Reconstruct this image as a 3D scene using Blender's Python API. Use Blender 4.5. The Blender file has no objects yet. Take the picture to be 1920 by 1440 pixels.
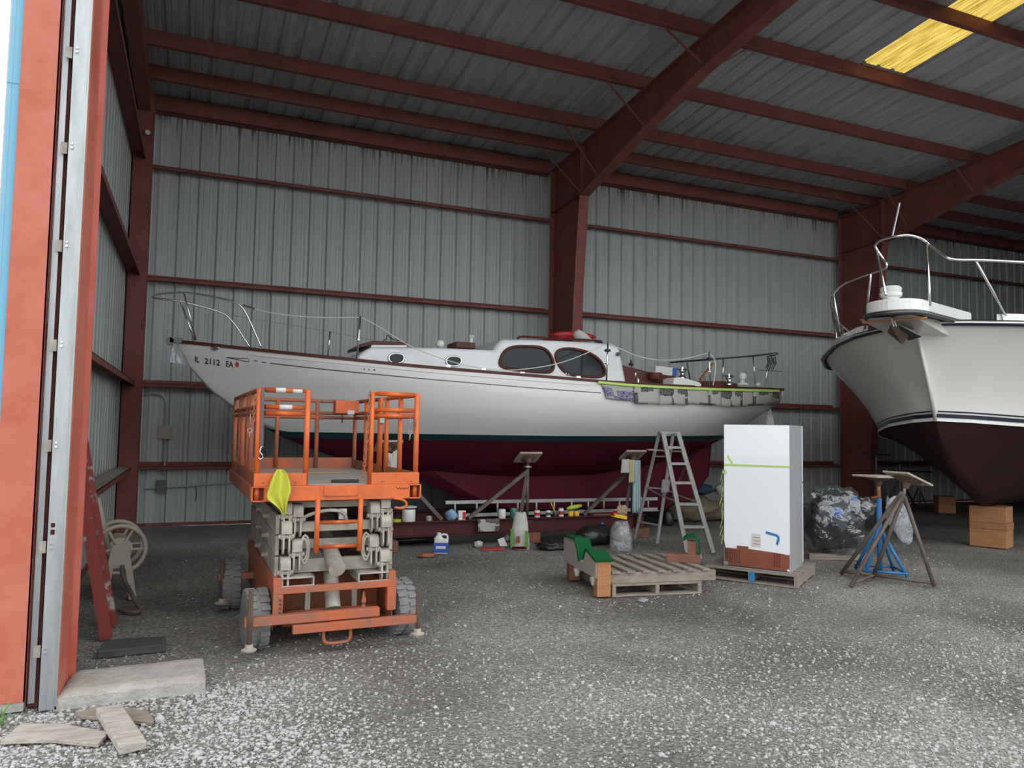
import bpy, bmesh, math, random
from mathutils import Vector, Matrix, noise
random.seed(7)
sc = bpy.context.scene
col = sc.collection
# ------------------------------------------------------------------ camera
H, D, F = 1.6688, 13.5489, 1409.94
_y, _p, _r = math.radians(22.739), math.radians(3.411), math.radians(0.9805)
CF = Vector((math.sin(_y)*math.cos(_p), math.cos(_y)*math.cos(_p), math.sin(_p)))
_r0 = Vector((math.cos(_y), -math.sin(_y), 0)); _u0 = _r0.cross(CF)
CR = _r0*math.cos(_r) + _u0*math.sin(_r); CU = -_r0*math.sin(_r) + _u0*math.cos(_r)
C0 = Vector((0, 0, H))
cd = bpy.data.cameras.new('camera'); cam = bpy.data.objects.new('camera', cd); col.objects.link(cam)
cd.sensor_width = 36; cd.lens = 36*F/1920; cd.clip_start = .05; cd.clip_end = 400
cam.matrix_world = Matrix(((CR.x, CU.x, -CF.x, 0), (CR.y, CU.y, -CF.y, 0), (CR.z, CU.z, -CF.z, H), (0, 0, 0, 1)))
sc.camera = cam
def ray(x, y): return CR*(x-960) - CU*(y-720) + CF*F
def g(x, y, z=0.): d = ray(x, y); return C0 + d*((z-H)/d.z)
def aY(x, y, Y): d = ray(x, y); return C0 + d*(Y/d.y)
def aX(x, y, X): d = ray(x, y); return C0 + d*(X/d.x)
def aP(x, y, P, n): d = ray(x, y); n = Vector(n); return C0 + d*((Vector(P)-C0).dot(n)/d.dot(n))
# ------------------------------------------------------------------ world: bright overcast sky
w = bpy.data.worlds.new('overcast'); sc.world = w; w.use_nodes = True
bg = w.node_tree.nodes['Background']
bg.inputs[0].default_value = (.93, .97, 1., 1)
# plain white overcast, the same in every direction as in the strip of sky in view
bg.inputs[1].default_value = 1.9
vs = sc.view_settings
vs.view_transform = 'Standard'; vs.look = 'None'; vs.gamma = 1; vs.use_curve_mapping = False; vs.exposure = 0.35
# ------------------------------------------------------------------ materials
MATS = {}
def mat(name, c, rough=.6, metal=0., c2=None, scale=6., amt=.5, bump=0., bscale=None, spec=.5, stretch=None, trans=0., alpha=1., emis=None, thr=(.35, .65), coat=0.):
    """principled material: base colour c, worn towards c2 by object-space noise"""
    m = bpy.data.materials.new(name); m.use_nodes = True; MATS[name] = m
    nt = m.node_tree; b = nt.nodes['Principled BSDF']; L = nt.links.new
    b.inputs['Base Color'].default_value = (*c, 1); b.inputs['Roughness'].default_value = rough; b.inputs['Metallic'].default_value = metal
    b.inputs['Specular IOR Level'].default_value = spec; b.inputs['Transmission Weight'].default_value = trans; b.inputs['Alpha'].default_value = alpha
    b.inputs['Coat Weight'].default_value = coat
    if emis: b.inputs['Emission Color'].default_value = (*emis[0], 1); b.inputs['Emission Strength'].default_value = emis[1]
    if c2 or bump:
        tc = nt.nodes.new('ShaderNodeTexCoord'); mp = nt.nodes.new('ShaderNodeMapping'); L(tc.outputs['Object'], mp.inputs[0])
        if stretch: mp.inputs['Scale'].default_value = stretch
    if c2:
        n = nt.nodes.new('ShaderNodeTexNoise'); n.inputs['Scale'].default_value = scale; n.inputs['Detail'].default_value = 6; n.inputs['Roughness'].default_value = .65
        L(mp.outputs[0], n.inputs['Vector'])
        r = nt.nodes.new('ShaderNodeMapRange'); r.inputs[1].default_value = thr[0]; r.inputs[2].default_value = thr[1]; r.inputs[4].default_value = amt
        L(n.outputs['Fac'], r.inputs[0])
        mx = nt.nodes.new('ShaderNodeMix'); mx.data_type = 'RGBA'; mx.inputs[6].default_value = (*c, 1); mx.inputs[7].default_value = (*c2, 1)
        L(r.outputs[0], mx.inputs[0]); L(mx.outputs[2], b.inputs['Base Color'])
    if bump:
        n2 = nt.nodes.new('ShaderNodeTexNoise'); n2.inputs['Scale'].default_value = bscale or scale*4; n2.inputs['Detail'].default_value = 5
        L(mp.outputs[0], n2.inputs['Vector'])
        bp = nt.nodes.new('ShaderNodeBump'); bp.inputs['Strength'].default_value = bump; bp.inputs['Distance'].default_value = .02
        L(n2.outputs['Fac'], bp.inputs['Height']); L(bp.outputs[0], b.inputs['Normal'])
    return m
M = MATS
mat('wall_sheet', (.40, .42, .41), .42, .0, (.27, .285, .28), 1.6, .7, stretch=(2.5, 2.5, .15), spec=.4)
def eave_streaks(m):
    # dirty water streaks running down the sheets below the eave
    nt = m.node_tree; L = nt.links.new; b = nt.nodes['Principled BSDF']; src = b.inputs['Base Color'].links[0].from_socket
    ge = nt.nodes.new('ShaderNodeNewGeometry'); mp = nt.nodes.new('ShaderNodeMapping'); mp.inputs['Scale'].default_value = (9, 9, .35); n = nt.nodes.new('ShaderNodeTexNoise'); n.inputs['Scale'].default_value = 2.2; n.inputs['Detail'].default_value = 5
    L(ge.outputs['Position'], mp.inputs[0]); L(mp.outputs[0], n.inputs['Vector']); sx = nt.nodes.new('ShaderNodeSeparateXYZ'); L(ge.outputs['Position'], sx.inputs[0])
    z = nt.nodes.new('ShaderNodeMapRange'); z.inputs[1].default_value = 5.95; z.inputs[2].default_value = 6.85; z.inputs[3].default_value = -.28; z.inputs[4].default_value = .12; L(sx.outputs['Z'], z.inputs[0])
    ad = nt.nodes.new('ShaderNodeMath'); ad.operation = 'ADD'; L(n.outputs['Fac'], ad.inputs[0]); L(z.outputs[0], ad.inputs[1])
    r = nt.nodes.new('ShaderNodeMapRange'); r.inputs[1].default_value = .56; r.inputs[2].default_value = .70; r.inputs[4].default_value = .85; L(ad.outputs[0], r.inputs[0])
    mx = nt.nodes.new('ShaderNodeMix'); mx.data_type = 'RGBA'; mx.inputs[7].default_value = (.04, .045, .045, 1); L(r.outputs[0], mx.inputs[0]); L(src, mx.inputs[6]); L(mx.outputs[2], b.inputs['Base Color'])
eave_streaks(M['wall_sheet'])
mat('roof_sheet', (.44, .462, .475), .4, .0, (.26, .276, .29), 2.2, .8, stretch=(2.5, .25, .25), bump=.15, bscale=30)
mat('red_steel', (.22, .07, .057), .6, 0, (.14, .044, .04), 2.5, .8, bump=.05, bscale=60, spec=.2)
mat('dark_red', (.10, .026, .026), .6, 0, (.055, .02, .022), 3., .8, spec=.15)
mat('primer', (.50, .15, .10), .55, 0, (.40, .085, .04), 2.2, .9, bump=.06, bscale=80)
mat('galv', (.42, .44, .45), .42, .55, (.28, .29, .29), 3, .8, stretch=(4, 4, .7))
mat('blue_trim', (.16, .42, .58), .5)
mat('concrete', (.42, .40, .36), .9, 0, (.28, .26, .23), 7, .8, bump=.5, bscale=45)
mat('orange', (.68, .135, .02), .48, 0, (.40, .085, .03), 5, .75, bump=.06, bscale=60)
mat('orange_rust', (.46, .105, .03), .7, 0, (.22, .11, .075), 4, .95, bump=.12, bscale=70)
mat('dust_steel', (.43, .39, .33), .65, .05, (.24, .21, .17), 6, .9, bump=.12, bscale=60)
mat('dust_floor', (.33, .31, .28), .9, 0, (.22, .205, .18), 5, .9, bump=.15, bscale=50)
mat('tyre', (.14, .14, .14), .9, 0, (.24, .235, .225), 6, .9, bump=.3, bscale=60)
mat('rust', (.15, .085, .06), .8, .2, (.085, .06, .05), 9, .9, bump=.2, bscale=90)
mat('black', (.012, .012, .014), .5)
mat('rubber', (.025, .025, .027), .7)
mat('hull_white', (.66, .655, .63), .35, 0, (.56, .555, .53), 1.2, .55, stretch=(.3, 1, 6), coat=.25)
mat('cabin_white', (.72, .73, .73), .35, 0, (.62, .63, .63), 2, .5)
mat('boot_teal', (.006, .035, .042), .4)
mat('bottom_red', (.085, .007, .018), .62, 0, (.05, .006, .013), 1.5, .8, spec=.12)
mat('mahogany', (.10, .024, .016), .45, 0, (.06, .016, .012), 5, .8, stretch=(.4, 4, 4), spec=.3)
mat('chrome', (.75, .75, .74), .18, 1.)
mat('steel_dark', (.10, .10, .10), .4, .8)
mat('pane_dark_cabin', (.012, .016, .018), .12, 0, spec=.25)  # opaque panes, the darkness inside the cabin put into their colour
mat('rope_white', (.62, .61, .57), .8)
mat('tape_green', (.42, .62, .12), .6)
mat('yacht_white', (.68, .68, .64), .22, coat=.4)
mat('navy', (.012, .014, .03), .3, coat=.3)
mat('yacht_bottom', (.028, .012, .014), .7, 0, (.05, .016, .014), 2, .6, spec=.12)
mat('wood_new', (.42, .19, .075), .65, 0, (.27, .10, .035), 5, .8, stretch=(.6, .6, 8), bump=.08)
mat('wood_end', (.36, .17, .07), .75, 0, (.22, .09, .035), 14, .8)
mat('wood_grey', (.30, .255, .21), .85, 0, (.16, .125, .095), 6, .85, stretch=(1, 8, 8), bump=.25, bscale=30)
mat('wood_pale', (.44, .40, .35), .85, 0, (.25, .21, .17), 5, .85, stretch=(1.2, 7, 7), bump=.25, bscale=30)
mat('wood_lad', (.37, .36, .34), .8, 0, (.22, .21, .195), 6, .8, stretch=(6, 6, 1))
mat('wood_brown', (.22, .085, .045), .7, 0, (.12, .05, .03), 6, .8, stretch=(1, 6, 6))
mat('wood_dark', (.035, .038, .042), .85, 0, (.09, .085, .08), 6, .7, stretch=(1, 8, 8), bump=.2)
mat('carpet', (.008, .085, .025), 1., 0, (.014, .13, .04), 60, .8, bump=.8, bscale=220, spec=.1)
mat('alu', (.42, .42, .42), .45, .5, (.28, .28, .275), 5, .7)
mat('fridge_white', (.78, .80, .82), .12, coat=.5)
mat('fridge_side', (.33, .33, .335), .38, .1)
mat('copper', (.28, .085, .045), .45, .4, (.20, .055, .03), 6, .7)
mat('tape_blue', (.01, .16, .45), .6)
mat('blue_steel', (.025, .20, .48), .5, 0, (.018, .11, .27), 5, .8)
mat('pole_brown', (.085, .065, .055), .65, .2, (.16, .125, .10), 8, .7)
mat('pad_wood', (.40, .34, .26), .8, 0, (.24, .19, .14), 6, .8, stretch=(1, 6, 6))
mat('yellow_cloth', (.50, .50, .05), .95, 0, (.40, .40, .035), 9, .6)
mat('white_cloth', (.52, .51, .47), .95, 0, (.36, .35, .32), 9, .6)
mat('yellow_towel', (.50, .47, .24), .95)
mat('tan_cloth', (.26, .20, .14), .95, 0, (.17, .13, .09), 5, .8)
mat('blue_cloth', (.05, .085, .15), .95)
mat('sky_cloth', (.22, .36, .50), .9)
mat('white_plastic', (.66, .66, .63), .4)
mat('red_plastic', (.45, .02, .02), .45)
mat('blue_label', (.03, .10, .42), .5)
mat('yellow_can', (.72, .42, .02), .45)
mat('green_jar', (.02, .16, .14), .35)
mat('lime', (.38, .48, .03), .5)
mat('black_bag', (.016, .017, .02), .28, bump=.5, bscale=14)
mat('paper', (.56, .55, .52), .85)
mat('cardboard', (.34, .24, .15), .85)
mat('beige_plastic', (.36, .31, .25), .55)
mat('ladder_red', (.22, .035, .025), .6, 0, (.42, .40, .38), 4, .8, thr=(.60, .66))
mat('skin_red', (.5, .05, .04), .6)
mat('grass', (.12, .26, .05), .8)
mat('stone_pale', (.48, .47, .455), .9, 0, (.30, .29, .278), 20, .9)
def clear_plastic(name, tint, milk, gloss=.10, bump=1., scale=7):
    m = bpy.data.materials.new(name); m.use_nodes = True; MATS[name] = m
    nt = m.node_tree; L = nt.links.new; nt.nodes.remove(nt.nodes['Principled BSDF']); out = nt.nodes['Material Output']
    t = nt.nodes.new('ShaderNodeBsdfTransparent'); t.inputs[0].default_value = (.9, .91, .92, 1); df = nt.nodes.new('ShaderNodeBsdfDiffuse'); df.inputs[0].default_value = (*tint, 1); gl = nt.nodes.new('ShaderNodeBsdfGlossy'); gl.inputs['Roughness'].default_value = .12
    a = nt.nodes.new('ShaderNodeMixShader'); a.inputs[0].default_value = milk; b = nt.nodes.new('ShaderNodeMixShader'); b.inputs[0].default_value = gloss
    tc = nt.nodes.new('ShaderNodeTexCoord'); n = nt.nodes.new('ShaderNodeTexNoise'); n.inputs['Scale'].default_value = scale; n.inputs['Detail'].default_value = 3; n.inputs['Distortion'].default_value = 1.8
    L(tc.outputs['Object'], n.inputs['Vector']); bp = nt.nodes.new('ShaderNodeBump'); bp.inputs['Strength'].default_value = bump; bp.inputs['Distance'].default_value = .08
    L(n.outputs['Fac'], bp.inputs['Height']); L(bp.outputs[0], gl.inputs['Normal']); L(bp.outputs[0], df.inputs['Normal'])
    L(t.outputs[0], a.inputs[1]); L(df.outputs[0], a.inputs[2]); L(a.outputs[0], b.inputs[1]); L(gl.outputs[0], b.inputs[2]); L(b.outputs[0], out.inputs[0]); return m
clear_plastic('plastic_film', (.5, .53, .56), .04, .15, 1., 3.)
clear_plastic('plastic_bag', (.7, .72, .75), .26, .09, 1., 4.)
def skylight_mat():
    m = bpy.data.materials.new('skylight'); m.use_nodes = True; MATS['skylight'] = m
    nt = m.node_tree; L = nt.links.new; nt.nodes.remove(nt.nodes['Principled BSDF']); out = nt.nodes['Material Output']
    tr = nt.nodes.new('ShaderNodeBsdfTranslucent'); tp = nt.nodes.new('ShaderNodeBsdfTransparent'); mx = nt.nodes.new('ShaderNodeMixShader'); mx.inputs[0].default_value = .05
    tc = nt.nodes.new('ShaderNodeTexCoord'); mp = nt.nodes.new('ShaderNodeMapping'); mp.inputs['Scale'].default_value = (14, .7, 1); n = nt.nodes.new('ShaderNodeTexNoise'); n.inputs['Scale'].default_value = 3; n.inputs['Detail'].default_value = 8; n.inputs['Roughness'].default_value = .75
    L(tc.outputs['Object'], mp.inputs[0]); L(mp.outputs[0], n.inputs['Vector'])
    cr = nt.nodes.new('ShaderNodeValToRGB'); cr.color_ramp.elements[0].position = .36; cr.color_ramp.elements[0].color = (.17, .09, .008, 1); cr.color_ramp.elements[1].position = .60; cr.color_ramp.elements[1].color = (.52, .37, .085, 1)
    L(n.outputs['Fac'], cr.inputs[0]); L(cr.outputs[0], tr.inputs[0]); tp.inputs[0].default_value = (.9, .65, .12, 1)
    L(tr.outputs[0], mx.inputs[1]); L(tp.outputs[0], mx.inputs[2]); L(mx.outputs[0], out.inputs[0])
skylight_mat()
def news_mat(name, seed, colour=False):
    m = bpy.data.materials.new(name); m.use_nodes = True; MATS[name] = m
    nt = m.node_tree; L = nt.links.new; b = nt.nodes['Principled BSDF']; b.inputs['Roughness'].default_value = .9
    uv = nt.nodes.new('ShaderNodeTexCoord'); mp = nt.nodes.new('ShaderNodeMapping'); mp.inputs['Location'].default_value = (seed*1.37, seed*.73, 0); L(uv.outputs['UV'], mp.inputs[0])
    # printed pictures: blocks of random tone
    v = nt.nodes.new('ShaderNodeTexVoronoi'); v.distance = 'CHEBYCHEV'; v.inputs['Scale'].default_value = 1.75; v.inputs['Randomness'].default_value = .75; L(mp.outputs[0], v.inputs['Vector'])
    ed = nt.nodes.new('ShaderNodeSeparateColor'); L(v.outputs['Color'], ed.inputs[0])
    n = nt.nodes.new('ShaderNodeTexNoise'); n.inputs['Scale'].default_value = 14; n.inputs['Detail'].default_value = 6; L(mp.outputs[0], n.inputs['Vector'])
    cr = nt.nodes.new('ShaderNodeValToRGB'); cr.color_ramp.elements[0].position = .38; cr.color_ramp.elements[0].color = (.012, .012, .014, 1); cr.color_ramp.elements[1].position = .68; cr.color_ramp.elements[1].color = (.22, .215, .21, 1)
    if colour:
        e = cr.color_ramp.elements.new(.48); e.color = (.30, .10, .22, 1); e = cr.color_ramp.elements.new(.55); e.color = (.10, .30, .42, 1)
    L(n.outputs['Fac'], cr.inputs[0])
    # body text lines
    wv = nt.nodes.new('ShaderNodeTexWave'); wv.bands_direction = 'Y'; wv.inputs['Scale'].default_value = 9; wv.inputs['Distortion'].default_value = .6; L(mp.outputs[0], wv.inputs['Vector'])
    tx = nt.nodes.new('ShaderNodeMix'); tx.data_type = 'RGBA'; tx.inputs[6].default_value = (.46, .445, .41, 1); tx.inputs[7].default_value = (.27, .262, .245, 1); L(wv.outputs['Fac'], tx.inputs[0])
    gt = nt.nodes.new('ShaderNodeMath'); gt.operation = 'GREATER_THAN'; gt.inputs[1].default_value = .30 if not colour else .2; L(ed.outputs[0], gt.inputs[0])
    lt = nt.nodes.new('ShaderNodeMath'); lt.operation = 'LESS_THAN'; lt.inputs[1].default_value = .47; L(v.outputs['Distance'], lt.inputs[0])
    ml = nt.nodes.new('ShaderNodeMath'); ml.operation = 'MULTIPLY'; L(gt.outputs[0], ml.inputs[0]); L(lt.outputs[0], ml.inputs[1])
    mx = nt.nodes.new('ShaderNodeMix'); mx.data_type = 'RGBA'; L(ml.outputs[0], mx.inputs[0]); L(tx.outputs[2], mx.inputs[6]); L(cr.outputs[0], mx.inputs[7]); L(mx.outputs[2], b.inputs['Base Color'])
for i in range(5): news_mat('news%d' % i, i+1, i == 0)
def stripe_mat(name, ca, cb, scale, direction='X'):
    m = mat(name, ca, .95); nt = m.node_tree; L = nt.links.new
    tc = nt.nodes.new('ShaderNodeTexCoord'); wv = nt.nodes.new('ShaderNodeTexWave'); wv.bands_direction = direction; wv.inputs['Scale'].default_value = scale; wv.inputs['Distortion'].default_value = .8
    L(tc.outputs['UV'], wv.inputs['Vector']); mx = nt.nodes.new('ShaderNodeMix'); mx.data_type = 'RGBA'; mx.inputs[6].default_value = (*ca, 1); mx.inputs[7].default_value = (*cb, 1)
    L(wv.outputs['Fac'], mx.inputs[0]); L(mx.outputs[2], nt.nodes['Principled BSDF'].inputs['Base Color'])
stripe_mat('stripe_blue', (.50, .55, .55), (.10, .25, .30), 1.6)
stripe_mat('stripe_grey', (.45, .44, .42), (.18, .175, .17), 1.6)
# ------------------------------------------------------------------ mesh helpers
def V(*a): return Vector(a)
class MB:
    def __init__(s): s.v = []; s.f = []; s.uv = None
    def add(s, vs, fs):
        o = len(s.v); s.v += [Vector(p) for p in vs]; s.f += [tuple(i+o for i in f) for f in fs]; return s
    def box(s, c, d, R=None):
        c = Vector(c); hx, hy, hz = d[0]/2, d[1]/2, d[2]/2
        vs = [Vector((x, y, z)) for x in (-hx, hx) for y in (-hy, hy) for z in (-hz, hz)]
        if R: vs = [R @ p for p in vs]
        return s.add([c+p for p in vs], [(0, 1, 3, 2), (4, 6, 7, 5), (0, 4, 5, 1), (2, 3, 7, 6), (0, 2, 6, 4), (1, 5, 7, 3)])
    def lohi(s, a, b): return s.box(((a[0]+b[0])/2, (a[1]+b[1])/2, (a[2]+b[2])/2), (abs(b[0]-a[0]), abs(b[1]-a[1]), abs(b[2]-a[2])))
    def bar(s, p0, p1, w, h, up=(0, 0, 1)):
        p0 = Vector(p0); p1 = Vector(p1); t = (p1-p0).normalized(); sd = t.cross(Vector(up))
        if sd.length < 1e-4: sd = t.cross(Vector((0, 1, 0)))
        sd.normalize(); u = sd.cross(t); q = [(-w/2, -h/2), (w/2, -h/2), (w/2, h/2), (-w/2, h/2)]
        vs = [p+sd*a+u*b for p in (p0, p1) for a, b in q]
        return s.add(vs, [(0, 1, 2, 3), (7, 6, 5, 4), (0, 4, 5, 1), (1, 5, 6, 2), (2, 6, 7, 3), (3, 7, 4, 0)])
    def tube(s, pts, r, n=8, closed=False):
        pts = [Vector(p) for p in pts]; N = len(pts); rr = r if isinstance(r, (list, tuple)) else [r]*N; o = len(s.v); pu = None
        for i, p in enumerate(pts):
            a = pts[i-1] if (i > 0 or closed) else p; b = pts[(i+1) % N] if (i < N-1 or closed) else p
            t = (b-a).normalized(); ref = pu if pu is not None else (Vector((0, 0, 1)) if abs(t.z) < .9 else Vector((1, 0, 0)))
            sd = t.cross(ref); sd.normalize(); u = sd.cross(t); pu = u
            s.v += [p+(sd*math.cos(k*2*math.pi/n)+u*math.sin(k*2*math.pi/n))*rr[i] for k in range(n)]
        m = N if closed else N-1
        for i in range(m):
            j = (i+1) % N
            for k in range(n): s.f.append((o+i*n+k, o+i*n+(k+1) % n, o+j*n+(k+1) % n, o+j*n+k))
        if not closed: s.f.append(tuple(o+k for k in range(n))[::-1]); s.f.append(tuple(o+(N-1)*n+k for k in range(n)))
        return s
    def lathe(s, prof, o, axis=(0, 0, 1), n=16):
        ax = Vector(axis).normalized(); a = ax.cross(Vector((0, 1, 0)) if abs(ax.y) < .9 else Vector((1, 0, 0))).normalized(); b = ax.cross(a); o = Vector(o); k0 = len(s.v)
        for r, h in prof: s.v += [o+ax*h+(a*math.cos(k*2*math.pi/n)+b*math.sin(k*2*math.pi/n))*max(r, 1e-4) for k in range(n)]
        for i in range(len(prof)-1):
            for k in range(n): s.f.append((k0+i*n+k, k0+i*n+(k+1) % n, k0+(i+1)*n+(k+1) % n, k0+(i+1)*n+k))
        s.f.append(tuple(k0+k for k in range(n))[::-1]); s.f.append(tuple(k0+(len(prof)-1)*n+k for k in range(n))); return s
    def prism(s, poly, vec):
        poly = [Vector(p) for p in poly]; v = Vector(vec); n = len(poly)
        return s.add(poly+[p+v for p in poly], [tuple(range(n))[::-1], tuple(range(n, 2*n))]+[(i, (i+1) % n, n+(i+1) % n, n+i) for i in range(n)])
    def grid(s, rows, closed=False, uv=False):
        o = len(s.v); nr = len(rows); nc = len(rows[0])
        for r in rows: s.v += [Vector(p) for p in r]
        for i in range(nr-1):
            for j in range(nc if closed else nc-1): s.f.append((o+i*nc+j, o+i*nc+(j+1) % nc, o+(i+1)*nc+(j+1) % nc, o+(i+1)*nc+j))
        if uv: s.uv = (nr, nc)
        return s
    def blob(s, c, r, seed=0, amp=.25, n=10, flat=None, fr=2., boxy=0.):
        c = Vector(c); m = n; rows = []
        for i in range(m+1):
            th = math.pi*i/m; row = []
            for j in range(2*n):
                ph = math.pi*j/n; d = Vector((math.sin(th)*math.cos(ph), math.sin(th)*math.sin(ph), math.cos(th)))
                k = (1+amp*noise.noise(d*fr+Vector((seed*3.7, seed*1.3, 0)))*2)/max(abs(d.x), abs(d.y), abs(d.z))**boxy
                p = Vector((d.x*r[0]*k, d.y*r[1]*k, d.z*r[2]*k))
                if flat is not None: p.z = max(p.z, flat)
                row.append(c+p)
            rows.append(row)
        return s.grid(rows, True)
    def build(s, name, m, parent=None, smooth=False, solid=0, sub=0, bevel=0, local=False, weld=False):
        me = bpy.data.meshes.new(name); vs = s.v
        if parent is not None and not local:
            inv = WM[parent.name].inverted(); vs = [inv @ p for p in vs]
        me.from_pydata([tuple(p) for p in vs], [], s.f)
        if s.uv:
            nr, nc = s.uv; ul = me.uv_layers.new()
            for lp in me.loops: i = lp.vertex_index; ul.data[lp.index].uv = ((i % nc)/(nc-1), (i//nc)/(nr-1))
        bm = bmesh.new(); bm.from_mesh(me)
        if weld: bmesh.ops.remove_doubles(bm, verts=bm.verts, dist=.0008)
        bmesh.ops.recalc_face_normals(bm, faces=bm.faces); bm.to_mesh(me); bm.free()
        if smooth:
            me.shade_smooth()
            if smooth == 'auto':
                try: me.set_sharp_from_angle(angle=math.radians(38))
                except Exception: pass
        me.materials.append(M[m] if isinstance(m, str) else m)
        o = bpy.data.objects.new(name, me); col.objects.link(o)
        if parent is not None: o.parent = parent
        WM[o.name] = WM[parent.name].copy() if parent is not None else Matrix()
        if bevel: md = o.modifiers.new('bevel', 'BEVEL'); md.width = bevel; md.segments = 2; md.limit_method = 'ANGLE'
        if solid: md = o.modifiers.new('solid', 'SOLIDIFY'); md.thickness = solid; md.offset = 0
        if sub: md = o.modifiers.new('sub', 'SUBSURF'); md.levels = sub; md.render_levels = sub
        return o
WM = {}
def tag(o, label, cat, group=None):
    o['label'] = label; o['category'] = cat
    if group: o['group'] = group
    return o
def thing(name, label, cat, loc=(0, 0, 0), rz=0., group=None):
    o = bpy.data.objects.new(name, None); col.objects.link(o); o.empty_display_size = .2
    o.location = loc; o.rotation_euler = (0, 0, rz); WM[o.name] = Matrix.Translation(Vector(loc)) @ Matrix.Rotation(rz, 4, 'Z')
    return tag(o, label, cat, group)
def solo(mb, name, m, label, cat, loc=None, group=None, **k):
    """a thing that is one mesh: origin moved to its base"""
    if loc is None:
        xs = [p.x for p in mb.v]; ys = [p.y for p in mb.v]; loc = ((min(xs)+max(xs))/2, (min(ys)+max(ys))/2, min(p.z for p in mb.v))
    mb.v = [p-Vector(loc) for p in mb.v]
    o = mb.build(name, m, **k); o.location = loc; WM[o.name] = Matrix.Translation(Vector(loc)); return tag(o, label, cat, group)
def struct(o): o['kind'] = 'structure'; return o
def chaikin(p, k=2, closed=True):
    p = [Vector(q) for q in p]
    for _ in range(k):
        q = []; n = len(p); rng = range(n) if closed else range(n-1)
        if not closed: q.append(p[0])
        for i in rng: a, b = p[i], p[(i+1) % n]; q += [a*.75+b*.25, a*.25+b*.75]
        if not closed: q.append(p[-1])
        p = q
    return p
def lerp_tab(tab, x):
    if x <= tab[0][0]: return tab[0][1]
    for (a, fa), (b, fb) in zip(tab, tab[1:]):
        if x <= b: t = (x-a)/(b-a); return fa+(fb-fa)*t
    return tab[-1][1]
def smooth_tab(tab, x, h=.35): return sum(lerp_tab(tab, x+h*k/3)*w for k, w in ((-3, 1), (-2, 2), (-1, 3), (0, 4), (1, 3), (2, 2), (3, 1)))/16
# ================================================================== SETTING
RIB = .3048; RX0 = -.7467; XL, XR = -1.085, 29.2; YF = 5.2
def zb(Y): return 6.83 + .0833*(13.35-Y)          # top of rafters / underside of purlins
PD = .245
def zr(Y): return zb(Y)+PD                          # underside of roof sheets
# ---- ground
fm = MB(); rows = []
xs = [-40, -20, -10, -6, -4]+[-3+.25*i for i in range(65)]+[14, 16, 20, 25, 32, 45, 60]
ys = [-40, -25, -15, -8, -4, -2, 0, 1]+[1.5+.25*i for i in range(50)]+[14.2, 16, 20, 30, 45]
for y in ys: rows.append([(x, y, .012*noise.noise(Vector((x*.6, y*.6, 0)))+.006*noise.noise(Vector((x*2.1, y*2.1, 5)))-.008) for x in xs])
fm.grid(rows)
gm = bpy.data.materials.new('gravel_dirt'); gm.use_nodes = True; M['gravel_dirt'] = gm
nt = gm.node_tree; L = nt.links.new; b = nt.nodes['Principled BSDF']; b.inputs['Roughness'].default_value = .95; b.inputs['Specular IOR Level'].default_value = .2
tc = nt.nodes.new('ShaderNodeTexCoord')
n1 = nt.nodes.new('ShaderNodeTexNoise'); n1.inputs['Scale'].default_value = .55; n1.inputs['Detail'].default_value = 5
n2 = nt.nodes.new('ShaderNodeTexNoise'); n2.inputs['Scale'].default_value = 38; n2.inputs['Detail'].default_value = 5; n2.inputs['Roughness'].default_value = .7
vo = nt.nodes.new('ShaderNodeTexVoronoi'); vo.inputs['Scale'].default_value = 55
for q in (n1, n2, vo): L(tc.outputs['Object'], q.inputs['Vector'])
ca = nt.nodes.new('ShaderNodeValToRGB'); e = ca.color_ramp.elements; e[0].position = .36; e[0].color = (.155, .144, .129, 1); e[1].position = .62; e[1].color = (.30, .286, .262, 1)
L(n1.outputs['Fac'], ca.inputs[0])
cb = nt.nodes.new('ShaderNodeValToRGB'); e = cb.color_ramp.elements; e[0].position = .42; e[0].color = (.62, .61, .6, 1); e[1].position = .72; e[1].color = (1.75, 1.75, 1.75, 1)
L(n2.outputs['Fac'], cb.inputs[0])
mm = nt.nodes.new('ShaderNodeMix'); mm.data_type = 'RGBA'; mm.blend_type = 'MULTIPLY'; mm.inputs[0].default_value = 1; L(ca.outputs[0], mm.inputs[6]); L(cb.outputs[0], mm.inputs[7]); L(mm.outputs[2], b.inputs['Base Color'])
ad = nt.nodes.new('ShaderNodeMath'); ad.operation = 'SUBTRACT'; L(n2.outputs['Fac'], ad.inputs[0]); L(vo.outputs['Distance'], ad.inputs[1])
bp = nt.nodes.new('ShaderNodeBump'); bp.inputs['Strength'].default_value = .9; bp.inputs['Distance'].default_value = .02; L(ad.outputs[0], bp.inputs['Height']); L(bp.outputs[0], b.inputs['Normal'])
floor = struct(fm.build('floor', 'gravel_dirt', smooth=True))
def gz(x, y): return .012*noise.noise(Vector((x*.6, y*.6, 0)))+.006*noise.noise(Vector((x*2.1, y*2.1, 5)))-.008
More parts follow.
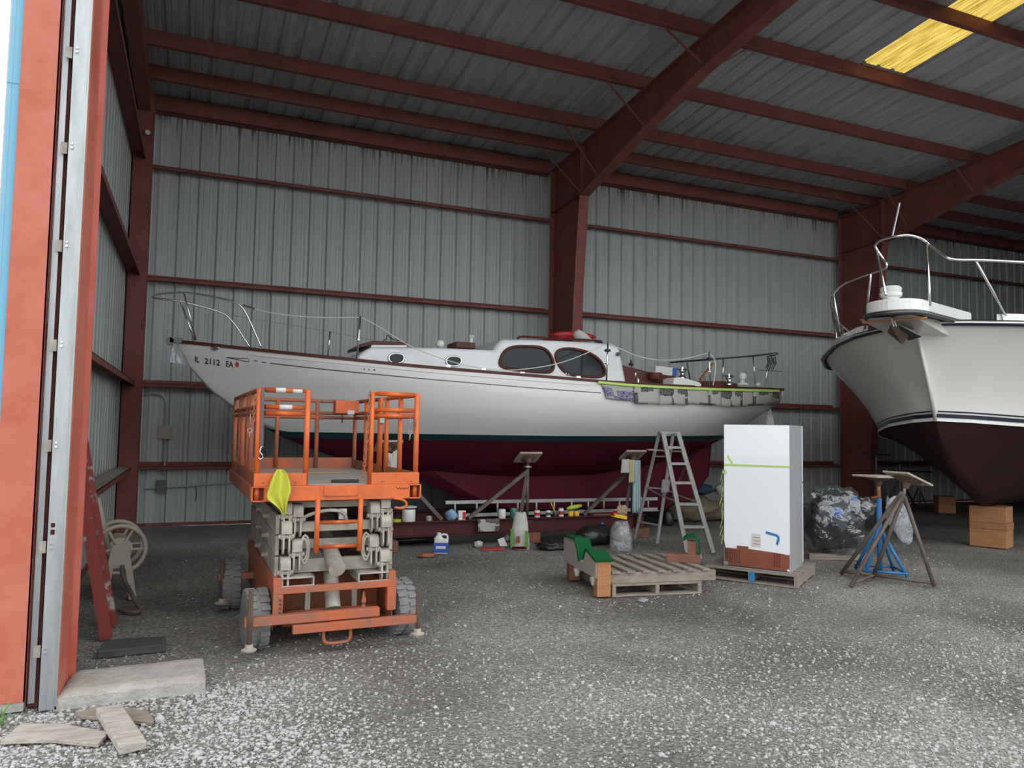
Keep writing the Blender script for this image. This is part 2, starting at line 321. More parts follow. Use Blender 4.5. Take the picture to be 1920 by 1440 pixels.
# ---- gravel: 300 larger stones as parts, the rest one part
mat('gravel_stone', (.48, .47, .452), .9, 0, (.20, .19, .176), 30, 1., thr=(.36, .60))
ICO = None
def ico():
    bm = bmesh.new(); bmesh.ops.create_icosphere(bm, subdivisions=1, radius=1); vs = [v.co.copy() for v in bm.verts]; fs = [tuple(v.index for v in f.verts) for f in bm.faces]; bm.free(); return vs, fs
IV, IF = ico()
OV = [Vector(p) for p in ((1, 0, 0), (-1, 0, 0), (0, 1, 0), (0, -1, 0), (0, 0, 1), (0, 0, -1))]
OF = [(0, 2, 4), (2, 1, 4), (1, 3, 4), (3, 0, 4), (2, 0, 5), (1, 2, 5), (3, 1, 5), (0, 3, 5)]
rs = random.Random(3)
def dens(x, y):      # pale loose gravel lies thick along the front and thin on the trodden floor inside
    pale = max(0, min(1, (6.3-y-.22*x)/2.2)); k = .12+.88*pale
    return k*(.35+1.1*max(0, noise.noise(Vector((x*.8, y*.8, 9)))+.45))*(1+.9*max(0, min(1, (1.-x)*.6))*(y < 5.3))
sv = []; sf = []; big = []
def stone_pts(x, y, s, r2):
    a = r2.random()*6.28; ca_, sa_ = math.cos(a), math.sin(a); sx, sy, sz = s*r2.uniform(.8, 1.5), s*r2.uniform(.7, 1.1), s*r2.uniform(.45, .8)
    src = IV if s > .0085 else OV; out = []
    for p in src:
        q = p*r2.uniform(.78, 1.15); px_, py_ = q.x*sx, q.y*sy; out.append((x+px_*ca_-py_*sa_, y+px_*sa_+py_*ca_, gz(x, y)+q.z*sz+sz*.35))
    return out, (IF if s > .0085 else OF)
tries = 0
while tries < 125000:
    tries += 1
    y = 1.9+8.2*rs.random()**1.7; x = rs.uniform(-1.6+.0*y, 2.6+y*.95)
    if x < XL+.1 and y > YF-.2: continue
    if rs.random() > dens(x, y)*.9: continue
    s = .0045+.0085*rs.random()**2.2+(.006 if rs.random() < .015 else 0)
    pts, fs = stone_pts(x, y, s, rs); o = len(sv); sv += pts; sf += [tuple(i+o for i in f) for f in fs]
gv = MB(); gv.v = [Vector(p) for p in sv]; gv.f = sf
gr = gv.build('gravel', 'gravel_stone', floor); gr['kind'] = 'stuff'
sv = []; sf = []
for _ in range(9000):
    x, y = rs.uniform(-1.35, 1.0), 3.3+2.0*rs.random()
    if rs.random() > max(.0, min(1, 1.2-.9*max(0, x+.2)))*(.35+1.3*max(0, .4+noise.noise(Vector((x*1.6, y*1.6, 3))))): continue
    if x < -.66 and y > YF-.1: continue
    pts, fs = stone_pts(x, y, .006+.009*rs.random()**2, rs); o = len(sv); sv += pts; sf += [tuple(i+o for i in f) for f in fs]
gv = MB(); gv.v = [Vector(p) for p in sv]; gv.f = sf; pg = gv.build('pale_gravel', 'stone_pale', floor); pg['kind'] = 'stuff'
smesh = []
for k in range(8):
    q = MB(); r2 = random.Random(50+k); q.add([p*r2.uniform(.75, 1.15) for p in IV], IF); o = q.build('stone', 'stone_pale'); smesh.append(o.data); bpy.data.objects.remove(o)
rb = random.Random(11); cnt = 0
fixed = [(300, 1350, .033), (372, 1415, .027), (345, 1368, .018), (1240, 1415, .018), (1520, 1400, .015), (960, 1330, .017), (505, 1382, .018), (270, 1360, .02), (1660, 1370, .016), (705, 1300, .015)]
while cnt < 240:
    if cnt < len(fixed): p = g(*fixed[cnt][:2], 0); x, y, s = p.x, p.y, fixed[cnt][2]
    else:
        y = 2.4+4.4*rb.random()**1.3; x = rb.uniform(-1., 1.8+y*.9); s = rb.uniform(.010, .017)
        if rb.random() > dens(x, y) or (x < .2 and 4.2 < y < 6.4) or (.2 < x < 1.9 and y > 5.6): continue
    o = bpy.data.objects.new('stone', smesh[cnt % 8]); col.objects.link(o); o.parent = floor
    o.location = (x, y, gz(x, y)+s*.3); o.scale = (s*rb.uniform(.9, 1.3), s, s*rb.uniform(.6, .85)); o.rotation_euler = (0, 0, rb.random()*6.28); cnt += 1
# ---- corrugated sheets
def prof(flip=1):
    P = []
    for k in range(3):
        c = RIB*k
        for u, d in ((-.052, 0), (-.024, .034), (.024, .034), (.052, 0), (.088, 0), (.097, .005), (.109, .005), (.118, 0), (.184, 0), (.193, .005), (.205, .005), (.214, 0)): P.append((c+u, d))
    P.append((.9144-.048, -.002)); return P
PR = prof()
def sheet(name, fn, parent, m, n):
    q = MB(); q.grid([[fn(u, d, t) for u, d in PR] for t in range(n+1)]); return q.build(name, m, parent, local=True)
sill = MB(); sill.lohi((XL, D-.03, 0), (XR, D+.02, .05)); wall_back = struct(sill.build('wall_back', 'red_steel'))
p0 = sheet('wall_panel', lambda u, d, t: (u, D+d, .02+t*7.1), wall_back, 'wall_sheet', 1); k0 = -2
p0.location.x = RX0+3*RIB*(-1)
for k in range(0, 33):
    o = p0.copy(); col.objects.link(o); o.parent = wall_back; o.location = (RX0+3*RIB*k, .0015*(k % 2), 0)
def girt(z, x0, x1, parent, name='girt'):
    q = MB(); q.lohi((x0, D-.2, z-.065), (x1, D-.194, z)); q.lohi((x0, D-.2, z-.008), (x1, D-.002, z-.002)); q.lohi((x0, D-.008, z-.0), (x1, D-.002, z+.06)); q.lohi((x0, D-.2, z-.065), (x1, D-.18, z-.06))
    return q.build(name, 'red_steel', parent)
FX = [-.93, 6.455, 14.075, 21.7]
GZ = (.977, 2.301, 4.024, 5.860)
for a, b_ in ((XL, 6.35), (6.56, 13.97), (14.18, 21.6), (21.8, XR)):
    for z in GZ: girt(z, a, b_, wall_back)
    q = MB(); q.lohi((a, D-.2, 6.77), (b_, D-.193, 7.03)); q.lohi((a, D-.2, 6.77), (b_, D-.01, 6.777)); q.lohi((a, D-.2, 7.024), (b_, D-.12, 7.03)); q.build('eave_strut', 'red_steel', wall_back)
# bracket on the girt beside the middle column
q = MB(); q.bar((6.62, D-.75, 4.13), (7.0, D-.2, 4.0), .05, .05); q.build('flange_brace', 'red_steel', wall_back)
# ---- left wall
sill = MB(); sill.lohi((XL-.02, YF, 0), (XL+.03, D, .05)); wall_left = struct(sill.build('wall_left', 'red_steel'))
for k in range(10):
    y0 = YF+.03+.9144*k
    if y0 > D-.3: break
    o = sheet('wall_panel', lambda u, d, t: (XL-d, y0+u, .02+t*(zr(9.4)+.25)), wall_left, 'wall_sheet', 1)
for z in GZ:
    q = MB(); q.lohi((XL, YF+.4, z-.008), (XL+.2, D-.2, z)); q.lohi((XL+.193, YF+.4, z-.07), (XL+.2, D-.2, z)); q.build('girt', 'red_steel', wall_left)
# planks laid along the low girt
for k, (pa, pb) in enumerate((((-.955, 7.3), (-.955, 12.6)), ((-.955, 6.9), (-.96, 11.6)))):
    q = MB(); z = GZ[0]+.016+.03*k; q.bar((pa[0], pa[1], z+.0), (pb[0], pb[1], z+.0), .13, .028)
    solo(q, 'plank', 'wood_grey', ('long grey plank lying on the low girt of the left wall', 'short grey plank on top of the wall girt behind the door jamb')[k], 'plank', local=True)
# ---- right end wall and front wall
q = MB(); q.lohi((XR, YF, 0), (XR+.05, D, 8)); struct(q.build('wall_right', 'wall_sheet'))
fw = MB(); fw.lohi((15.5, YF, 0), (XR, YF+.06, 7.6)); fw.lohi((XL, YF, 7.08), (15.5, YF+.06, 7.6)); wall_front = struct(fw.build('wall_front', 'blue_trim'))  # out of view; its right edge and header height tuned for interior brightness
q = MB(); q.lohi((XL-.02, YF-.02, .02), (-1.04, YF+.22, 7.6)); q.build('corner_trim', 'blue_trim', wall_front)
q = MB(); q.lohi((XL-.023, YF-.024, 3.67), (-1.037, YF+.2, 3.676)); q.build('trim_joint', 'blue_trim', wall_front)
# ---- roof
rt = MB(); rt.lohi((XL-.1, D+.02, 6.9), (XR, D+.14, 7.06)); ceiling = struct(rt.build('ceiling', 'galv'))
ya, yb = D+.1, YF-.25
nroof = 33
base = sheet('roof_panel', lambda u, d, t: (u, ya+(yb-ya)*t/2, zr(ya+(yb-ya)*t/2)+d), ceiling, 'roof_sheet', 2)
base.location.x = RX0-3*RIB+.11
SKY = {11: 1}
def segs(k): return [(ya, yb)]
for k in range(0, nroof):
    x = RX0+3*RIB*k+.11
    if k == 11:
        for (y0, y1, m) in ((ya, 8.45, 'roof_sheet'), (8.45, 5.35, 'skylight'), (5.35, yb, 'roof_sheet')):
            s_ = sheet('skylight_panel' if m == 'skylight' else 'roof_panel', lambda u, d, t: (u, y0+(y1-y0)*t, zr(y0+(y1-y0)*t)+d), ceiling, m, 1); s_.location.x = x
        continue
    o = base.copy(); col.objects.link(o); o.parent = ceiling; o.location = (x, 0, .0015*(k % 2))
PY = (5.75, 7.0, 8.51, 10.03, 11.53, 12.49)
for Y in PY:
    for a, b_ in ((XL+.02, 6.45), (6.46, 14.07), (14.08, 21.7), (21.7, XR-.05)):
        z = zb(Y); q = MB(); q.lohi((a, Y-.004, z), (b_, Y+.004, z+PD)); q.lohi((a, Y-.07, z), (b_, Y, z+.007)); q.lohi((a, Y-.075, z), (b_, Y-.067, z+.025)); q.lohi((a, Y, z+PD-.007), (b_, Y+.07, z+PD))
        q.build('purlin', 'red_steel', ceiling)
# ---- steel frames
def frame(X, label, end=False):
    t = thing('steel_frame', label, 'steel frame', (X, D-.2, 0)); t['kind'] = 'structure'; hw = .1
    yo = D-.2
    if end:
        q = MB(); q.lohi((X-.13, yo-.42, 0), (X+.13, yo-.41, zb(yo-.4))); q.lohi((X-.13, yo-.01, 0), (X+.13, yo, zb(yo))); q.build('column_flange', 'red_steel', t)
        q = MB(); q.lohi((X-.005, yo-.41, 0), (X+.005, yo-.01, zb(yo))); q.build('column_web', 'red_steel', t)
        q = MB(); q.add([(X+s*.09, y, zb(y)-h) for y in (yo, YF+.1) for s in (-1, 1) for h in (.012, .3)], [(0, 2, 3, 1), (4, 5, 7, 6), (0, 4, 6, 2), (1, 3, 7, 5), (0, 1, 5, 4), (2, 6, 7, 3)]); q.build('rafter', 'red_steel', t)
        return t
    cin = [(0, 12.62), (1.9, 12.43), (4.2, 12.30), (5.97, 12.12)]
    q = MB(); q.prism([(X-.006, yo-.01, 0)]+[(X-.006, y, z) for z, y in cin]+[(X-.006, 12.12, zb(12.12)-.02), (X-.006, yo-.01, zb(yo)-.02)], (.012, 0, 0)); q.build('column_web', 'red_steel', t)
    q = MB(); q.lohi((X-hw, yo-.012, 0), (X+hw, yo, zb(yo))); q.build('column_outer_flange', 'red_steel', t)
    q = MB()
    q.grid([[(X-hw, y, z), (X+hw, y, z), (X+hw, y-.014, z), (X-hw, y-.014, z)] for z, y in cin], True); q.build('column_inner_flange', 'red_steel', t)
    raf = [(12.12, 6.0), (10.137, 6.453), (8.56, 6.777), (7.1, 6.93), (YF+.1, 7.02)]
    q = MB(); q.prism([(X-.006, y, z) for y, z in raf]+[(X-.006, YF+.1, zb(YF+.1)-.012), (X-.006, 12.12, zb(12.12)-.012)], (.012, 0, 0)); q.build('rafter_web', 'red_steel', t)
    q = MB(); q.grid([[(X-hw, y, z), (X+hw, y, z), (X+hw, y, z-.016), (X-hw, y, z-.016)] for y, z in raf], True); q.build('rafter_bottom_flange', 'red_steel', t)
    q = MB(); q.grid([[(X-hw, y, zb(y)), (X+hw, y, zb(y)), (X+hw, y, zb(y)-.014), (X-hw, y, zb(y)-.014)] for y in (yo, YF+.1)], True); q.build('rafter_top_flange', 'red_steel', t)
    # end plates, knee stiffener, seams
    q = MB(); q.lohi((X-hw, 12.10, 5.93), (X+hw, 12.13, zb(12.12)-.014)); q.build('end_plate', 'red_steel', t)
    q = MB(); q.bar((X, yo-.02, 5.98), (X, 12.14, 6.02), .19, .012); q.build('stiffener', 'red_steel', t)
    for y in (10.137, 8.56):
        z = lerp_tab(sorted(raf), y); q = MB(); q.bar((X-.012, y, z), (X-.012, y+.05, zb(y)-.02), .012, .03); q.build('splice_seam', 'red_steel', t)
    for y, z in ((12.11, 6.42), (12.11, 6.2), (12.11, 6.75)):
        q = MB(); q.lathe([(.014, 0), (.014, .02)], (X-.07, y-.005, z), (0, -1, 0), 6); q.build('bolt', 'red_steel', t)
    for Yp in PY[2:]:                                        # angle braces from the purlins down to the bottom flange
        zl = lerp_tab(sorted(raf), max(YF, Yp)) if Yp < 12.1 else 6.0
        for s in (-1, 1):
            if Yp == 12.49 and s == 1: continue
            q = MB(); q.bar((X+s*.75, Yp-.02, zb(Yp)+.02), (X+s*.09, Yp-.06 if Yp < 12.1 else 12.08, zl+.03), .028, .02); q.build('flange_brace', 'red_steel', t)
    return t
frame(FX[0], 'red steel end frame in the dark left corner', True)
frame(FX[1], 'red steel column and rafter rising behind the white sailboat')
frame(FX[2], 'red steel column and rafter behind the motor yacht bow')
frame(FX[3], 'red steel frame farthest along the back wall')
# ---- door jamb
jamb = thing('door_1', 'orange painted steel door jamb with galvanised track', 'door frame', (-.85, YF, 0)); jamb['kind'] = 'structure'
q = MB(); q.lohi((-1.04, YF-.05, .055), (-.845, YF-.04, 6.5)); q.lohi((-.852, YF-.05, .055), (-.845, YF+.02, 6.5)); q.build('jamb_face', 'primer', jamb)
q = MB(); q.lohi((-1.04, YF-.04, 0), (-.85, YF+.06, .055)); q.build('plinth', 'concrete', jamb)
q = MB(); q.lohi((-.835, YF-.01, .03), (-.802, YF-.004, 6.5)); q.build('angle', 'galv', jamb)
q = MB(); q.lohi((-.845, YF+.03, 0), (-.70, YF+.04, 6.5)); q.build('back_plate', 'red_steel', jamb)
zl = aY(97, 997, YF-.07).z; tx = [-.775, -.757, -.735, -.682]; tz = [0, zl-.018, zl+.012, zl+.025, zl+.05, 6.5]; q = MB()   # face plate with two real lock slots
for i in range(3):
    for j in range(5):
        if not (i == 1 and j in (1, 3)): q.lohi((tx[i], YF-.07, tz[j]), (tx[i+1], YF-.065, tz[j+1]))
q.lohi((-.69, YF-.07, 0), (-.682, YF+.02, 6.5)); q.lohi((-.775, YF-.07, 0), (-.770, YF-.02, 6.5)); track = q.build('door_track', 'galv', jamb)
q = MB(); q.tube([(-.684, YF-.076, .02), (-.684, YF-.076, 6.5)], .006, 6); q.build('track_lip', 'galv', jamb)
for x, y in ((140, 97), (127, 276), (117, 460), (104, 647), (91, 836), (79, 1027), (66, 1224)):
    z = aY(x, y, YF-.06).z
    q = MB(); q.lohi((-.815, YF-.04, z-.035), (-.765, YF-.034, z+.035)); bk = q.build('bracket', 'dust_steel', jamb)
    q = MB(); q.lathe([(.009, 0), (.007, .012)], (-.75, YF-.07, z-.005), (0, -1, 0), 6); q.lathe([(.007, 0), (.006, .01)], (-.75, YF-.07, z+.02), (0, -1, 0), 6); q.build('bolt', 'chrome', bk)
q = MB(); q.lohi((-.684, YF-.05, 0), (-.674, YF+.36, 7.1)); q.lohi((-.684, YF+.35, 0), (-.64, YF+.362, 7.1)); q.build('side_face', 'primer', jamb)
# ---- conduit and junction boxes on the back wall
cdt = thing('electrical_conduit', 'bent metal conduit with junction box on the back wall', 'conduit', (.05, D-.06, .55))
P = lambda x, y: aY(x, y, D-.06)
q = MB(); q.tube(chaikin([P(272, 738), P(300, 739), P(311, 748), P(312, 770), P(310, 800)], 2, False)+[P(308, 890)], .014, 8); q.build('conduit', 'galv', cdt)
a = P(309, 810); q = MB(); q.lohi((a.x-.1, D-.12, a.z-.11), (a.x+.1, D-.01, a.z+.11)); q.build('junction_box', 'beige_plastic', cdt, bevel=.006)
a = P(303, 912); q = MB(); q.lohi((a.x-.07, D-.12, a.z-.1), (a.x+.07, D-.01, a.z+.1)); q.build('outlet_box', 'steel_dark', cdt)
cb = thing('wall_pipe', 'thin metal pipe running low along the dark back wall', 'pipe', (.8, D-.08, .7))
q = MB(); q.tube([P(272, 916), P(330, 913), P(425, 906), P(560, 898)], .016, 8); q.build('pipe', 'galv', cb)
q = MB(); q.tube(chaikin([P(366, 911), P(369, 925), P(366, 940)], 2, False), .008, 6); q.build('hanging_wire', 'black', cb)
q = MB(); a = aY(276, 248, 12.86); q.lathe([(.0, -.045), (.03, -.035), (.042, 0), (.03, .03), (.018, .045)], a, (0, -1, 0), 14)
q.lathe([(.02, -.02), (.02, .06)], a, (0, 1, 0), 10)
solo(q, 'light_bulb', 'white_plastic', 'small white bulb on the corner column', 'light bulb', loc=tuple(a), smooth='auto')
# ================================================================== SAILBOAT
YC = 11.0; BX0, BX1 = -.28, 9.55
BW = [(BX0, .0), (-.1, .10), (.3, .28), (1., .56), (2., .88), (3., 1.10), (4., 1.23), (5., 1.29), (6., 1.29), (7., 1.22), (8., 1.08), (9., .80), (9.3, .68), (9.55, .58)]
def bw(X): return max(.0, smooth_tab(BW, X, .5)) if X > .3 else lerp_tab(BW, X)
# sheer heights read off the rail line in the photograph, on the near side of the hull
SH = []
for px_, py_ in ((330, 639), (365, 643), (420, 649), (480, 655.5), (560, 664), (640, 672), (720, 680.5), (800, 688), (880, 694.5), (960, 701), (1040, 707.5), (1120, 714.5), (1180, 718.5), (1240, 722), (1300, 725), (1360, 727), (1420, 728.5), (1455, 729.5)):
    Y = YC-.6
    for _ in range(30): p = aY(px_, py_, Y); Y = .5*Y+.5*(YC-bw(p.x))
    SH.append((p.x, p.z))
SH.sort()
def zs(X): return smooth_tab(SH, X, .4)
# centre-line profile of the canoe body
ZK = [(BX0, zs(BX0)), (-.1, 2.42), (.15, 2.13), (.5, 1.84), (.95, 1.58), (1.5, 1.34), (2.2, 1.12), (3.2, .95), (4.5, .86), (6., .88), (7.2, 1.05), (8., 1.27), (8.6, 1.50), (9.1, 1.72), (9.35, 1.88), (9.55, 2.06)]
def zk(X): return lerp_tab(ZK, X) if X < .3 else smooth_tab(ZK, X, .3)
def hy(X, z):
    """half breadth of the hull at station X and height z"""
    a, b_ = zs(X), zk(X); t = max(0., min(1., (a-z)/max(.02, a-b_))); p = lerp_tab([(BX0, 1.05), (1, 1.35), (2.5, 1.7), (4, 2.05), (6, 2.1), (8, 2.0), (10, 2.0)], X)
    return bw(X)*(1+.10*lerp_tab([(0, 0), (3, .6), (5, 1), (8, .8), (10, .3)], X)*math.sin(math.pi*min(1, t*1.5))*(t < .667))*max(0., 1-t**p)**.85
def hull_hit(x, y, off=.0):
    Y = YC-1.
    for _ in range(40): p = aY(x, y, Y); Y = .5*Y+.5*(YC-hy(p.x, p.z)-off)
    return aY(x, y, Y)
boat = thing('sailboat', 'white wooden sailboat with dark red bottom standing on a steel cradle', 'sailboat', (4.9, YC, .34))
XS = [BX0, -.24, -.2, -.15, -.1, -.02, .05, .12, .2, .3, .4, .5, .6, .7, .8]+[.9+.3*i for i in range(28)]+[9.2, 9.35, 9.45, 9.55]
ZW = lambda X: 1.575+.012*max(0, X-5)
def hull_band(zt, zb_, n, name, m):
    for s in (-1, 1):
        pass
    q = MB()
    for s in (-1, 1):
        rows = []
        for i in range(n+1):
            row = []
            for X in XS:
                a, b_ = min(zs(X), max(zt(X), zk(X))), max(zb_(X), zk(X)); z = a+(b_-a)*(i/n); row.append((X, YC+s*hy(X, z), z))
            rows.append(row)
        q.grid(rows)
    return q.build(name, m, boat, smooth=True, weld=True)
hull_band(lambda X: zs(X), lambda X: ZW(X), 14, 'topsides', 'hull_white')
hull_band(lambda X: ZW(X), lambda X: ZW(X)-.085, 2, 'boot_stripe', 'boot_teal')
hull_band(lambda X: ZW(X)-.085, lambda X: zk(X), 14, 'bottom', 'bottom_red')
q = MB(); q.prism([(9.55, YC+s*hy(9.55, z), z) for s, z in [(-1, zs(9.55)-k*.06) for k in range(5)]+[(1, zs(9.55)-k*.06) for k in range(4, -1, -1)]], (.01, 0, 0)); q.build('transom', 'hull_white', boat)
# keel and rudder
def foil(poly, th, name, m):
    q = MB(); c = sum((Vector(p) for p in poly), Vector((0, 0)))/len(poly)
    A = [(x, YC-th*.5, z) for x, z in poly]; n = len(poly); inn = [(c.x+(x-c.x)*.82, z if z > 1 else c.y+(z-c.y)*.9) for x, z in poly]
    q.grid([[(x, YC, z) for x, z in poly], [(x, YC-th/2, z) for x, z in inn]], True); q.add([(x, YC-th/2, z) for x, z in inn], [tuple(range(n))])
    q.grid([[(x, YC, z) for x, z in poly], [(x, YC+th/2, z) for x, z in inn]], True); q.add([(x, YC+th/2, z) for x, z in inn], [tuple(range(n))])
    return q.build(name, m, boat, weld=True)
foil([(2.7, 1.12), (3.2, .86), (3.9, .52), (4.5, .36), (7.55, .36), (8.1, 1.45), (6, 1.1)], .30, 'keel', 'bottom_red')
foil([(7.58, .40), (8.0, .42), (8.42, .9), (8.5, 1.6), (8.14, 1.5)], .07, 'rudder', 'bottom_red')
# deck and toe rails
q = MB(); q.grid([[(X, YC+bw(X)*k, zs(X)-.03+.05*(1-k*k)) for k in (-1, -.5, 0, .5, 1)] for X in XS]); q.build('deck', 'cabin_white', boat, smooth=True)
for s in (-1, 1):
    q = MB(); q.grid([[(X, YC+s*(bw(X)+.014), zs(X)-.022), (X, YC+s*(bw(X)+.014), zs(X)+.02), (X, YC+s*(bw(X)-.03), zs(X)+.022), (X, YC+s*(bw(X)-.03), zs(X)-.02)] for X in XS], True); q.build('toe_rail', 'mahogany', boat)
q = MB(); q.lohi((-.36, YC-.05, zs(-.28)-.02), (-.2, YC+.05, zs(-.28)+.05)); q.lathe([(.05, -.05), (.05, .05)], (-.36, YC, zs(-.28)), (0, 1, 0), 12); q.build('stem_roller', 'steel_dark', boat)
# ---- printed marks on the topsides
def hull_strip(pts, w, name, m, off=.004):
    q = MB(); P = [(hull_hit(x, y-w/2, off), hull_hit(x, y+w/2, off)) for x, y in pts]; q.grid([[a for a, _ in P], [b_ for _, b_ in P]]); return q.build(name, m, boat)
def along(a, b_, n): return [(a[0]+(b_[0]-a[0])*i/n, a[1]+(b_[1]-a[1])*i/n) for i in range(n+1)]
cove = [(506, 681), (560, 687.2), (604, 692), (680, 699.5), (760, 707), (835, 713.7), (911, 720), (1020, 729), (1127, 736.5)]
hull_strip(sum([along(a, b_, 6)[:-1] for a, b_ in zip(cove, cove[1:])], [])+[cove[-1]], 1.5, 'cove_line', 'navy')
hull_strip(along((476, 676.3), (483, 677.3), 2), 1.4, 'cove_dash', 'navy'); hull_strip(along((491, 678.6), (499, 680), 2), 1.4, 'cove_dash', 'navy')
ARW = [(424, 670.5), (464, 672), (468.5, 676), (466, 678.5), (424, 670.5)]
for a, b_ in zip(ARW, ARW[1:]): hull_strip(along(a, b_, 3), 1.2, 'arrow_outline', 'navy')
mo = [(463, 655), (470, 662.5), (480, 666.5), (560, 673.5), (640, 681), (760, 693), (880, 704), (1000, 713.5), (1110, 721.5)]
hull_strip(sum([along(a, b_, 5)[:-1] for a, b_ in zip(mo, mo[1:])], [])+[mo[-1]], 1.6, 'moulding', 'cabin_white', .012)
def hull_text(txt, x0, y0, x1, y1, hpx):
    cu = bpy.data.curves.new('t', 'FONT'); cu.body = txt; cu.size = 1; cu.resolution_u = 3; cu.offset = .018; to = bpy.data.objects.new('t', cu); col.objects.link(to)
    bpy.context.view_layer.update(); me = to.to_mesh(); vs = [v.co.copy() for v in me.vertices]; fs = [tuple(p.vertices) for p in me.polygons]
    W = max(v.x for v in vs); Hh = max(v.y for v in vs); q = MB()
    q.add([hull_hit(x0+(x1-x0)*v.x/W, y0+(y1-y0)*v.x/W-hpx*v.y/Hh, .005) for v in vs], fs); to.to_mesh_clear(); bpy.data.objects.remove(to); bpy.data.curves.remove(cu)
    return q.build('registration_number', 'black', boat)
hull_text('IL', 365, 678.5, 374, 680, 10.5); hull_text('2112', 383.5, 681.5, 412.5, 685.5, 10.5); hull_text('EA', 423, 687, 437.5, 689, 10.5)
q = MB(); c = hull_hit(444.5, 683.5, .005); cen = [hull_hit(444.5+3.4*math.cos(k*.5236), 683.5+5.2*math.sin(k*.5236), .005) for k in range(12)]; q.add(cen, [tuple(range(12))]); q.build('round_sticker', 'skin_red', boat)
q = MB(); pp = [hull_hit(403.5+7*math.cos(k*.5236), 653+3.2*math.sin(k*.5236), .006) for k in range(12)]; q.tube(pp, .012, 6, True); hs = q.build('hawse_ring', 'chrome', boat); q = MB(); q.add(pp, [tuple(range(12))]); q.build('hawse_hole_disc', 'chrome', hs)  # added disc fills the open hawse hole inside the ring
for k, (x, y) in enumerate(((683, 692), (692, 693), (702, 693.5))):
    q = MB(); w_ = (1., 1., 2.)[k]; q.add([hull_hit(x+a, y+b_, .005) for a, b_ in ((-w_, -1.5), (w_, -1.5), (w_, 1.5), (-w_, 1.5))], [(0, 1, 2, 3)]); q.build('hull_mark', 'steel_dark', boat)
# ---- cabin trunk and doghouse (side outline extruded across the boat)
YS = 10.17
def S(x, y, Y=YS): return aY(x, y, Y)
def cabin(pts, name, m, inset=.14, top=None):
    """pts: side outline; crown bulges inwards at the top edge"""
    q = MB(); P = [S(*p) for p in pts]; zt = max(p.z for p in P); zbm = min(p.z for p in P); rows = []
    for k, (dy, sc_) in enumerate(((0, 1.), (0, 1.), (.05, 1.), (.16, 1.))):
        pass
    n = len(P); mid = 2*YC-YS
    A = [V(p.x, YS, p.z) for p in P]; B = [V(p.x, mid, p.z) for p in P]
    q.add(A+B, [tuple(range(n)), tuple(range(n, 2*n))]+[(i, (i+1) % n, n+(i+1) % n, n+i) for i in range(n)])
    o = q.build(name, m, boat, bevel=0); return o
trunk_pts = [(667, 690), (667, 674), (676, 664), (685, 656.5), (698, 650.5), (762, 651), (820, 651.5), (924, 656), (940, 657), (940, 720), (800, 712)]
dog_pts = [(925, 720), (925, 657), (932, 647), (938, 639.5), (946, 635.5), (990, 635.8), (1060, 638.5), (1120, 642), (1146, 645), (1158, 648.5), (1164, 655), (1170, 684), (1177, 719), (1177, 735)]
o = cabin(trunk_pts, 'cabin_trunk', 'cabin_white'); md = o.modifiers.new('bevel', 'BEVEL'); md.width = .07; md.segments = 4; md.limit_method = 'ANGLE'; o.data.shade_smooth()
o = cabin(dog_pts, 'doghouse', 'cabin_white'); md = o.modifiers.new('bevel', 'BEVEL'); md.width = .08; md.segments = 4; md.limit_method = 'ANGLE'; md.angle_limit = math.radians(50); o.data.shade_smooth()
for nm in ('cabin_trunk', 'doghouse'):
    try: bpy.data.objects[nm].data.set_sharp_from_angle(angle=math.radians(30))
    except Exception: pass
def window(poly, name, rim, mrim, k=2):
    P = chaikin([S(x, y, YS-.004) for x, y in poly], k); c = sum(P, Vector())/len(P)
    q = MB(); q.add(P, [tuple(range(len(P)))]); pane = None
    fr = MB(); fr.tube([p+V(0, -.008, 0) for p in P], rim, 6, True); f_ = fr.build(name, mrim, boat, smooth=True)
    q.build('pane', 'pane_dark_cabin', f_); return f_
Z6 = lambda p: (640+p[0]/3.692, 580+p[1]/3.692)
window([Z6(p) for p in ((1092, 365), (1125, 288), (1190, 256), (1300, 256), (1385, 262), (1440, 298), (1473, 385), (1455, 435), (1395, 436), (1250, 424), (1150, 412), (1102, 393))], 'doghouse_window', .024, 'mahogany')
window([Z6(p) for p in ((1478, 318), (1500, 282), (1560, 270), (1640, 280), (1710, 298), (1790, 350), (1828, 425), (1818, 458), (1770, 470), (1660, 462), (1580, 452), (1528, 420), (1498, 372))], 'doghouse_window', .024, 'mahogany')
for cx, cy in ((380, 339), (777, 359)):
    window([Z6((cx+a, cy+b_)) for a, b_ in ((-52, -12), (-30, -33), (30, -33), (52, -12), (52, 12), (30, 33), (-30, 33), (-52, 12))], 'portlight', .015, 'chrome')
